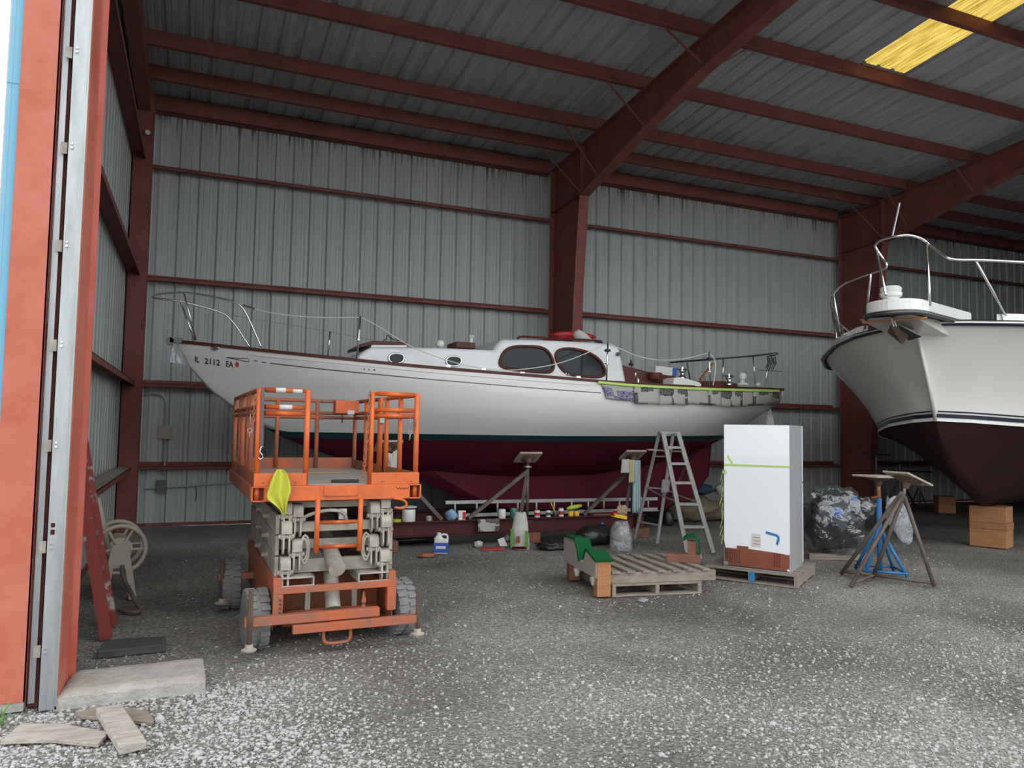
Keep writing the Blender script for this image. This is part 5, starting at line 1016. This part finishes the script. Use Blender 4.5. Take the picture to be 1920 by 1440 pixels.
# outriggers with screw jacks
def jack(x, y, zt, zb_):
    q = MB(); q.tube([(x, y, zb_), (x, y, zt)], .0165, 10); j = q.build('jack_screw', 'rust', lf, local=True, smooth=True)
    q = MB()
    for k in range(int((zt-zb_)/.012)): q.tube([(x+.0185*math.cos(a), y+.0185*math.sin(a), zb_+.012*k+.012*a/6.28) for a in [0, 1.57, 3.14, 4.71]], .0028, 4, True)
    th = q.build('screw_thread', 'rust', j, local=True); th['kind'] = 'stuff'
    q = MB(); q.lathe([(.05, -.012), (.055, 0), (.03, .012), (.026, .035), (.018, .037)], (x, y, zb_), (0, 0, 1), 16); q.build('foot_pad', 'dust_steel', j, local=True, smooth='auto')
lbox((-.66, -.09, .235), (.31, -.03, .30), 'outrigger_beam', 'orange_rust'); lbox((-.33, -.12, .165), (.62, -.06, .225), 'outrigger_beam', 'orange_rust')
jack(-.625, -.10, .50, .085); jack(.605, -.11, .42, .085)
lbox((-.75, 1.45, .28), (-.45, 1.51, .335), 'outrigger_beam', 'orange_rust'); jack(-.72, 1.44, .47, .09)
ltube([(-.42, .9, .40), (-.46, .7, .30), (-.45, .6, .2)], .01, 'hose', 'rubber')
q = MB(); q.tube(chaikin([(-.10, -.05, .165), (-.10, -.06, .085), (-.07, -.06, .06), (.07, -.06, .06), (.10, -.06, .085), (.10, -.05, .165)], 1, False), .013, 8); q.build('tow_loop', 'orange_rust', lf, local=True, smooth=True)
q = MB(); q.tube(chaikin([(.42, .0, 1.11), (.50, -.005, 1.10), (.53, -.005, 1.06), (.50, -.005, 1.03), (.43, 0, 1.04)], 1, False), .011, 6); q.build('tie_down_ring', 'orange', lf, local=True, smooth=True)
# loose things on the platform
lm = WM[lf.name]
def world(q): q.v = [lm @ p for p in q.v]; return q
LE = [(519, 881), (513, 890), (508, 902), (503, 918), (498, 934), (512, 945), (524, 954), (531, 966)]; RE = [(529, 880), (537, 886), (542, 897), (545, 912), (546, 921), (541, 934), (537, 950), (534, 969)]
q = MB(); rows = []; rows.append([aY(LE[0][0]+(RE[0][0]-LE[0][0])*k/12, 886, 5.86) for k in range(13)])
for a, b_ in zip(chaikin([(*p, 0) for p in LE], 1, False), chaikin([(*p, 0) for p in RE], 1, False)):
    t_ = (a.y-880)/88; rows.append([aY(a.x+(b_.x-a.x)*k/12, a.y+(b_.y-a.y)*k/12, 5.765-.012-.022*min(1, .25+t_*1.5)*(1+math.sin(k*1.15+t_*1.5))*.9) for k in range(13)])
q.grid(rows, uv=True); solo(q, 'yellow_rag', 'yellow_cloth', 'bright yellow cloth hanging over the front of the lift platform', 'cloth', smooth=True, solid=.005)
# worn white patches and a marker scribble on the lift
for x0, x1, z in ((-.49, -.42, 1.925), (-.37, -.30, 1.923), (-.46, -.37, 1.80)): q = MB(); q.tube([(x0, .0285, z), (x1, .0285, z)], .0196, 10); q.build('worn_patch', 'paper', lf, local=True, smooth=True)
q = MB(); q.tube([(.44+.012*k, -.003, 1.188+.008*(-1)**k*(1-.05*k)) for k in range(9)], .0022, 4); q.build('marker_scribble', 'black', lf, local=True)
q = MB(); q.box((-.1, 1.5, 1.235), (.85, .5, .012), Matrix.Rotation(.12, 3, 'Z')); solo(world(q), 'cardboard_sheet', 'cardboard', 'dusty cardboard sheet lying at the back of the lift platform', 'cardboard')
q = MB(); q.tube(chaikin([(.17, .14, 1.236), (.05, .13, 1.238), (-.03, .16, 1.238), (-.02, .2, 1.238), (.08, .2, 1.24), (.18, .17, 1.24)], 2, False), .011, 6); solo(world(q), 'black_strap', 'rubber', 'black rubber strap looped on the lift platform floor', 'strap', smooth=True)
# ================================================================== STEP LADDER
sl = thing('step_ladder', 'weathered grey wooden step ladder beside the sailboat keel', 'step ladder', tuple((g(1286, 1038)+g(1231, 1021))/2))
fl, fr_, rl, rr_ = g(1288, 1038), g(1337, 1038), g(1190, 1010), g(1232, 1020)
top_c = (fl+fr_+rl+rr_)/4
T = lambda x, y, w_=0.: aP(x, y, top_c+CF*w_, CF)
tfl, tfr, trl, trr = T(1243, 811, -.12), T(1271, 811, -.12), T(1236, 812, .12), T(1262, 812, .12)
for a, b_ in ((fl, tfl), (fr_, tfr)): q = MB(); q.bar(a+V(0, 0, .01), b_, .056, .07, tuple(CF)); q.build('front_rail', 'wood_lad', sl)
for a, b_ in ((rl, trl), (rr_, trr)): q = MB(); q.bar(a+V(0, 0, .01), b_, .042, .04, tuple(CF)); q.build('rear_rail', 'wood_lad', sl)
for k in (.215, .40, .575, .735, .872):
    a, b_ = fl.lerp(tfl, 1-k if False else k), fr_.lerp(tfr, k); q = MB(); q.bar(a+V(0, 0, 0), b_, .09, .034, (0, 0, 1)); q.build('step', 'wood_lad', sl)
q = MB(); c = (tfl+tfr+trl+trr)/4; q.bar((tfl+trl)/2-CR*.03, (tfr+trr)/2+CR*.02, .2, .025); q.build('top_cap', 'wood_lad', sl); q = MB(); q.bar((tfl+trl)/2-CR*.02+V(0, 0, .014), (tfl+trl)/2+CR*.06+V(0, 0, .014), .17, .004); q.build('paint_splash', 'tape_green', sl)
for k in (.17, .50, .79): a, b_ = rl.lerp(trl, k), rr_.lerp(trr, k); q = MB(); q.bar(a, b_, .03, .02); q.build('rear_bar', 'wood_lad', sl)
for a0, b0_ in ((fl, rl), (fr_, rr_)):
    tA, tB = (tfl, trl) if a0 is fl else (tfr, trr); a, b_ = a0.lerp(tA, .42), b0_.lerp(tB, .5); q = MB(); q.bar(a, (a+b_)/2+V(0, 0, -.02), .012, .016); q.bar((a+b_)/2+V(0, 0, -.02), b_, .012, .016); q.build('spreader', 'galv', sl)
q = MB(); q.bar(fr_.lerp(tfr, .21), fr_.lerp(tfr, .02)-CR*.05, .012, .012); q.build('step_brace', 'galv', sl)
q = MB(); a, b_ = T(1214, 843), T(1282, 847); q.bar(a, b_, .16, .018); q.build('paint_shelf', 'wood_lad', sl)
rc = rl.lerp(trl, .45).lerp(rr_.lerp(trr, .45), .95)
q = MB(); rows = []
for j in range(8): rows.append([aP(1242+15*(i/6)-3*(j/7), 899+25*j/7*(1+.05*math.sin(i*2)), rc-CF*(.15+.012*math.sin(i*2.2+j)), CF) for i in range(7)])
q.grid(rows, uv=True); solo(q, 'striped_rag', 'stripe_grey', 'grey striped rag tied on the step ladder leg', 'rag', smooth=True, solid=.005)
# ================================================================== PALLETS, FRIDGE
def frame2(p, q_): d = (q_-p); return math.atan2(d.y, d.x)
def pallet(name_label, org, rz, L_, W_, h, n_top, n_str=3, m='wood_grey'):
    t = thing('pallet', name_label, 'pallet', tuple(org), rz)
    for k in range(n_str): x = (L_-.04)*k/(n_str-1); q = MB(); q.lohi((x, 0, .02), (x+.04, W_, h-.02)); q.build('stringer', m, t, local=True)
    for k in range(n_top): y = (W_-.09)*k/(n_top-1); q = MB(); q.lohi((-.006*(k % 2), y, h-.019), (L_+.008*((k*7) % 3), y+.09, h)); q.build('deck_board', m, t, local=True)
    for k in range(3): y = (W_-.1)*k/2; q = MB(); q.lohi((0, y, .001), (L_, y+.1, .019)); q.build('bottom_board', m, t, local=True)
    return t
fa, fb = g(1357, 1062, .14), g(1482, 1076, .14); frz = frame2(fa, fb); FO = V(fa.x, fa.y, .142)
d1 = V(math.cos(frz), math.sin(frz), 0); d2 = V(-math.sin(frz), math.cos(frz), 0)
po = FO-d1*.2-d2*.06; po.z = 0
t = pallet('low grey pallet under the white refrigerator', po, frz, 1.02, .98, .14, 8)
q = MB(); q.lohi((.50, -.006, .022), (.56, .03, .118)); q.build('blue_block', 'blue_steel', t, local=True)
FWd, FDp, FHt = .728, .73, 1.62
fg = thing('refrigerator', 'white refrigerator standing back side out on a pallet', 'refrigerator', tuple(FO), frz)
def fbox(a, b_, name, m, bevel=.0, parent=None): q = MB(); q.lohi(a, b_); return q.build(name, m, parent or fg, local=True, bevel=bevel)
q = MB(); q.prism([(.01, .006, .21), (.01, .006, FHt), (.01, FDp-.07, FHt), (.01, FDp-.07, 0), (.01, .30, 0), (.01, .30, .21)], (FWd-.02, 0, 0))      # hollow compressor bay at the foot
for x in (0, FWd-.01): q.lohi((x, .006, 0), (x+.01, FDp-.07, FHt))
q.lohi((.01, .006, 0), (FWd-.01, .30, .01)); q.build('cabinet', 'fridge_side', fg, local=True); fbox((.004, 0, .198), (FWd-.004, .0058, FHt-.004), 'back_panel', 'fridge_white')
# louvred cover with real slots
sl_x = [(x0+.027*i, x0+.027*i+.018) for x0, nx in ((.035, 6), (.555, 3)) for i in range(nx)]; sl_z = [(.055+.017*j, .062+.017*j) for j in range(9)]
cx = sorted({.012, .15, .28, FWd-.06, FWd-.012} | {v for p in sl_x for v in p}); cz = [.022]+[v for p in sl_z for v in p]; q = MB()
def ctop(x, m): return .215 if m < .15 else .25 if m < .28 else .225-.052*(x-.28) if m < FWd-.06 else .199
for xa, xb in zip(cx, cx[1:]):
    m = (xa+xb)/2
    for za, zc in zip(cz, cz[1:]):
        if any(p[0] < m < p[1] for p in sl_x) and any(p[0] < (za+zc)/2 < p[1] for p in sl_z): continue
        q.add([(xa, -.004, za), (xb, -.004, za), (xb, -.004, zc), (xa, -.004, zc)], [(0, 1, 2, 3)])
    q.add([(xa, -.004, cz[-1]), (xb, -.004, cz[-1]), (xb, -.004, ctop(xb, m)), (xa, -.004, ctop(xa, m))], [(0, 1, 2, 3)])
cov = q.build('compressor_cover', 'copper', fg, local=True, weld=True, solid=.003)
fbox((0, FDp-.068, .03), (FWd, FDp, .95), 'door', 'fridge_white', .008); fbox((0, FDp-.068, .96), (FWd, FDp, FHt), 'freezer_door', 'fridge_white', .008)
lbp = fbox((.315, -.004, .255), (.415, -.0005, .40), 'label_sticker', 'paper')
for k in range(3): fbox((.335, -.0055, .285+.035*k), (.41, -.0042, .29+.035*k), 'label_line', 'red_plastic', 0, lbp)
def ftape(pts, w_, name, m):
    for a, b_ in zip(pts, pts[1:]): q = MB(); q.bar((a[0], -.003, a[1]), (b_[0], -.003, b_[1]), .003, w_); q.build(name, m, fg, local=True)
ftape([(.004, 1.157), (FWd-.005, 1.16)], .022, 'green_tape', 'tape_green'); ftape([(.045, 1.26), (.10, 1.175)], .018, 'green_tape', 'tape_green'); ftape([(.47, .425), (.595, .40), (.61, .37), (.59, .30)], .026, 'blue_tape', 'tape_blue')
fbox((.005, -.008, .02), (.05, -.001, .06), 'corner_bracket', 'galv'); fbox((FWd-.03, -.008, .02), (FWd-.004, -.001, .045), 'corner_bracket', 'white_plastic')
q = MB(); q.tube(chaikin([(.0, -.012, .30), (.02, -.014, .2), (.045, -.014, .11)], 2, False), .006, 6); q.build('power_cord', 'black', fg, local=True, smooth=True)
q = MB(); r5 = random.Random(5)
for k in range(9):
    z0 = 1.08-.09*k; q.bar((-.012, -.01+.02*r5.random(), z0), (-.02-.03*r5.random(), .0+.03*r5.random(), z0-.11), .004, .022, (0, 1, 0))
q.tube([(.012+.022*math.cos(a), -.008, 1.075+.02*math.sin(a)) for a in [j*.7854 for j in range(8)]], .006, 5, True)
q.build('peeled_tape', 'tape_green', fg, local=True)
# wrapped engine behind the fridge
eb = g(1560, 1052)+V(.25, .25, 0); t = thing('wrapped_engine', 'dark engine wrapped in clear plastic film beside the refrigerator', 'wrapped engine', (eb.x, eb.y, 0), -_y)
q = MB(); q.blob((0, 0, .46), (.30, .27, .36), 21, .14, 16, -.36, 2.5, .45); q.build('engine', 'black_bag', t, local=True, smooth=True)
q = MB(); q.blob((-.02, -.24, .62), (.08, .06, .07), 3, .2, 8); q.build('blue_part', 'tape_blue', t, local=True, smooth=True); q = MB(); q.blob((.21, -.22, .80), (.05, .04, .04), 4, .2, 8); q.build('blue_knot', 'tape_blue', t, local=True, smooth=True)
q = MB(); q.blob((.0, -.02, .50), (.37, .33, .45), 33, .13, 24, -.48, 4.2, .5); q.build('plastic_wrap', 'plastic_film', t, local=True, smooth=True)
q = MB(); q.blob((.43, -.05, .70), (.16, .1, .12), 9, .3, 10, None, 3); q.build('loose_film', 'plastic_bag' if False else 'plastic_film', t, local=True, smooth=True)
for k in range(2): q = MB(); q.lohi((-.4, -.25+.4*k, .001), (.42, -.16+.4*k, .075)); q.build('skid_board', 'wood_grey', t, local=True)
# pallet with the carpeted boat bunk
pa, pb_ = g(1148, 1120), g(1312, 1113); prz = frame2(pa, pb_)
pallet('lower grey pallet carrying the green carpet boat bunk', V(pa.x, pa.y, 0), prz, .99, 1.05, .125, 7)
sk = thing('boat_bunk', 'wooden boat bunk with green carpet pads lying on a pallet', 'boat bunk', (pa.x, pa.y, .127), prz)
def sbox(a, b_, name, m, parent=None, bevel=.003): q = MB(); q.lohi(a, b_); return q.build(name, m, parent or sk, local=True, bevel=bevel)
sbox((-.02, .03, .0), (1.17, .075, .105), 'front_beam', 'wood_grey'); sbox((-.02, .9, .0), (1.17, .945, .105), 'rear_beam', 'wood_grey')
for k in range(7): x = .02+.168*k; q = MB(); q.bar((x+.02, .0, .116), (x-.03, 1.0, .116), .085, .02); q.build('slat', 'wood_grey', sk, local=True)
sbox((-.17, -.02, -.115), (-.025, .09, .235), 'bunk_post', 'wood_new'); sbox((-.17, .82, -.115), (-.05, .92, .20), 'bunk_post', 'wood_brown')
q = MB(); q.prism([(-.185, -.01, .07), (-.185, .98, .07), (-.185, .98, .34), (-.185, .60, .36), (-.185, .48, .17), (-.185, .36, .16), (-.185, .27, .30), (-.185, -.01, .25)], (.04, 0, 0)); q.build('notched_plank', 'wood_pale', sk, local=True)
q = MB(); q.grid([[(-.20, -.04, .243), (-.0, -.04, .243)], [(-.20, .05, .265), (-.0, .05, .262)], [(-.20, .22, .315), (-.0, .22, .305)], [(-.19, .30, .30), (-.02, .30, .28)], [(-.185, .36, .2), (-.04, .36, .2)]]); q.build('carpet_pad', 'carpet', sk, local=True, solid=.022)
q = MB(); q.grid([[(-.20, .46, .16), (-.02, .46, .16)], [(-.20, .52, .28), (-.02, .52, .26)], [(-.20, .61, .372), (-.02, .61, .36)], [(-.20, .82, .365), (-.02, .82, .352)], [(-.20, 1.0, .352), (-.02, 1.0, .34)]]); q.build('carpet_pad', 'carpet', sk, local=True, solid=.022)
for y in (.1, .6): q = MB(); q.blob((-.165, y, .03), (.03, .05, .06), 5, .3, 8); q.build('torn_padding', 'white_cloth', sk, local=True, smooth=True)
c0 = sk.location; cb2 = thing('carpet_block', 'brown timber block with a green carpeted upright on the slats', 'timber block', tuple(WM[sk.name] @ V(.98, .42, .127)), prz+math.radians(-28))
q = MB(); q.lohi((-.16, -.06, .0), (.2, .06, .09)); q.build('block', 'wood_brown', cb2, local=True, bevel=.004); q = MB(); q.lohi((.06, -.04, .09), (.15, .04, .23)); q.build('upright', 'wood_brown', cb2, local=True)
q = MB(); q.grid([[(.02, -.06, .24), (.02, .06, .25)], [(.06, -.06, .275), (.06, .06, .285)], [(.13, -.06, .29), (.13, .06, .29)], [(.185, -.06, .23), (.185, .06, .24)], [(.19, -.06, .1), (.19, .06, .11)]]); q.build('carpet_cover', 'carpet', cb2, local=True, solid=.024); q = MB(); q.box((.205, -.02, .07), (.006, .03, .05)); q.build('tag', 'paper', cb2, local=True)
lump(1206, 1128, .05, .05, .018, 'plastic_bag', 'plastic_scrap', 'scrap of clear plastic on the gravel by the bunk pallet', 'plastic', 17)
# ================================================================== LEFT CORNER
def leaning(name, label, foot, top, w_, m, rungs=0, side=(0, 1, 0)):
    t = thing(name, label, 'ladder', (foot.x, foot.y, 0)); dv = Vector(side).normalized()*w_
    for s in (0, 1): q = MB(); q.bar(foot+dv*s, top+dv*s, .03, .085, (1, 0, 0)); q.build('rail', m, t)
    for k in range(rungs): c = foot.lerp(top, (k+.7)/(rungs+.4)); q = MB(); q.bar(c, c+dv, .035, .025); q.build('rung', 'alu', t)
    return t
f1 = g(205, 1200, .0); leaning('fibreglass_ladder', 'worn red fibreglass ladder leaning against the left wall', f1+V(-.02, 0, .01), V(-.845, 6.55, 1.55), .40, 'ladder_red', 5)
f2 = g(172, 1170, .0); leaning('fibreglass_ladder', 'shorter dark red ladder tucked behind the door jamb', f2+V(-.12, -.62, .01), V(-.87, 6.05, 1.25), .15, 'ladder_red', 3)
# hose reel cart
rc_ = g(232, 1125); hr = thing('hose_reel', 'beige plastic hose reel cart in the dark left corner', 'hose reel', (rc_.x-.08, rc_.y+.2, 0), math.radians(98)); 
for x in (-.2, .18): q = MB(); q.tube([(x, .22*math.cos(a), .47+.22*math.sin(a)) for a in [j*.2618 for j in range(24)]], .022, 8, True); w_ = q.build('reel_flange', 'beige_plastic', hr, local=True, smooth=True); [MB().bar((x, 0, .47), (x, .2*math.cos(a), .47+.2*math.sin(a)), .03, .018).build('spoke', 'beige_plastic', w_, local=True) for a in (0, 1.05, 2.09, 3.14, 4.19, 5.24)]
q = MB(); q.lathe([(.11, -.19), (.11, .17)], (0, 0, .47), (1, 0, 0), 18); q.build('drum', 'beige_plastic', hr, local=True, smooth='auto')
for x in (-.24, .22): q = MB(); q.prism([(x, -.16, .0), (x, -.09, .0), (x, -.05, .3), (x, .05, .3), (x, .09, 0), (x, .16, 0), (x, .07, .52), (x, -.07, .52)], (.035, 0, 0)); q.build('side_frame', 'beige_plastic', hr, local=True, bevel=.006)
q = MB(); q.tube([(-.2, .1, .5), (-.2, .2, .95), (.18, .2, .95), (.18, .1, .5)], .02, 8); q.build('handle', 'beige_plastic', hr, local=True, smooth=True)
q = MB(); P = lambda x, y: aP(x, y, rc_-CF*.12, CF); q.tube(chaikin([P(229, 1060), P(231, 1085), g(250, 1120, .1), g(262, 1140, .02), g(262, 1148, .02), g(240, 1148, .02), g(222, 1143, .02)], 2, False), .019, 8); q.build('hose', 'pole_brown', hr, smooth=True)
# concrete slab
q = MB(); c4 = [g(100, 1330), g(386, 1296), g(380, 1236, .06), g(140, 1262, .06)]; c4 = [V(p.x, p.y, 0) for p in c4]; n1_, n2_ = 18, 10; rows = []; rS = random.Random(4)
for j in range(n2_+1):
    row = []
    for i in range(n1_+1):
        u, v_ = i/n1_, j/n2_; p = c4[0].lerp(c4[1], u).lerp(c4[3].lerp(c4[2], u), v_); e = min(u, 1-u, v_ if v_ < .5 else 1); edge = (j == 0 or i in (0, n1_) or j == n2_)
        row.append(V(p.x+.012*noise.noise(p*9)*edge, p.y+.014*noise.noise(p*11)*edge, .085+.004*noise.noise(p*6)-(.02+.03*abs(noise.noise(p*14)))*(1 if edge else 0)))
    rows.append(row)
q.grid(rows); ring = rows[0]+[r[-1] for r in rows[1:]]+rows[-1][-2::-1]+[r[0] for r in rows[-2:0:-1]]
q.grid([ring, [V(p.x, p.y, .04) for p in ring], [V(p.x, p.y, -.01) for p in ring]], True)
solo(q, 'concrete_slab', 'concrete', 'broken pale concrete slab on the gravel by the door jamb', 'slab', smooth='auto', weld=True)
def board(pts, th, m, label, lift=0., name='board'):
    q = MB(); P = [V(p.x, p.y, lift) for p in pts]; q.prism(P, (0, 0, th)); return solo(q, name, m, label, 'board', bevel=.004)
board([g(0, 1398), g(95, 1395), g(184, 1404), g(204, 1381), g(120, 1366), g(40, 1364)], .022, 'wood_pale', 'wide warped grey board lying on the gravel', .004)
board([g(145, 1343), g(148, 1350), g(285, 1362), g(289, 1358), g(276, 1340), g(185, 1330)], .021, 'wood_grey', 'short broken grey board under the crossing batten', .004)
q = MB(); a, b_ = g(203, 1333, .055), g(250, 1402, .032); a.z, b_.z = .064, .031; q.bar(a, b_, .125, .042); solo(q, 'batten', 'wood_pale', 'thick split batten lying across the broken board', 'batten', bevel=.004)
board([g(182, 1236), g(312, 1223), g(309, 1207), g(196, 1214)], .055, 'wood_dark', 'dark painted plank with a raw end behind the concrete slab', .003, 'plank')
for k, (x, y) in enumerate(((2, 1345), (4, 1362))):
    q = MB(); p = g(x, y); rG = random.Random(k)
    for i in range(9): a = rG.random()*6.28; q.add([p+V(.006*math.cos(a), .006*math.sin(a), 0), p+V(-.006*math.cos(a), -.006*math.sin(a), 0), p+V(.05*math.cos(a+1), .05*math.sin(a+1), .06+.05*rG.random())], [(0, 1, 2)])
    solo(q, 'grass_tuft', 'grass', ('small tuft of green grass against the door plinth', 'smaller green tuft growing in the gravel off the plinth')[k], 'grass')
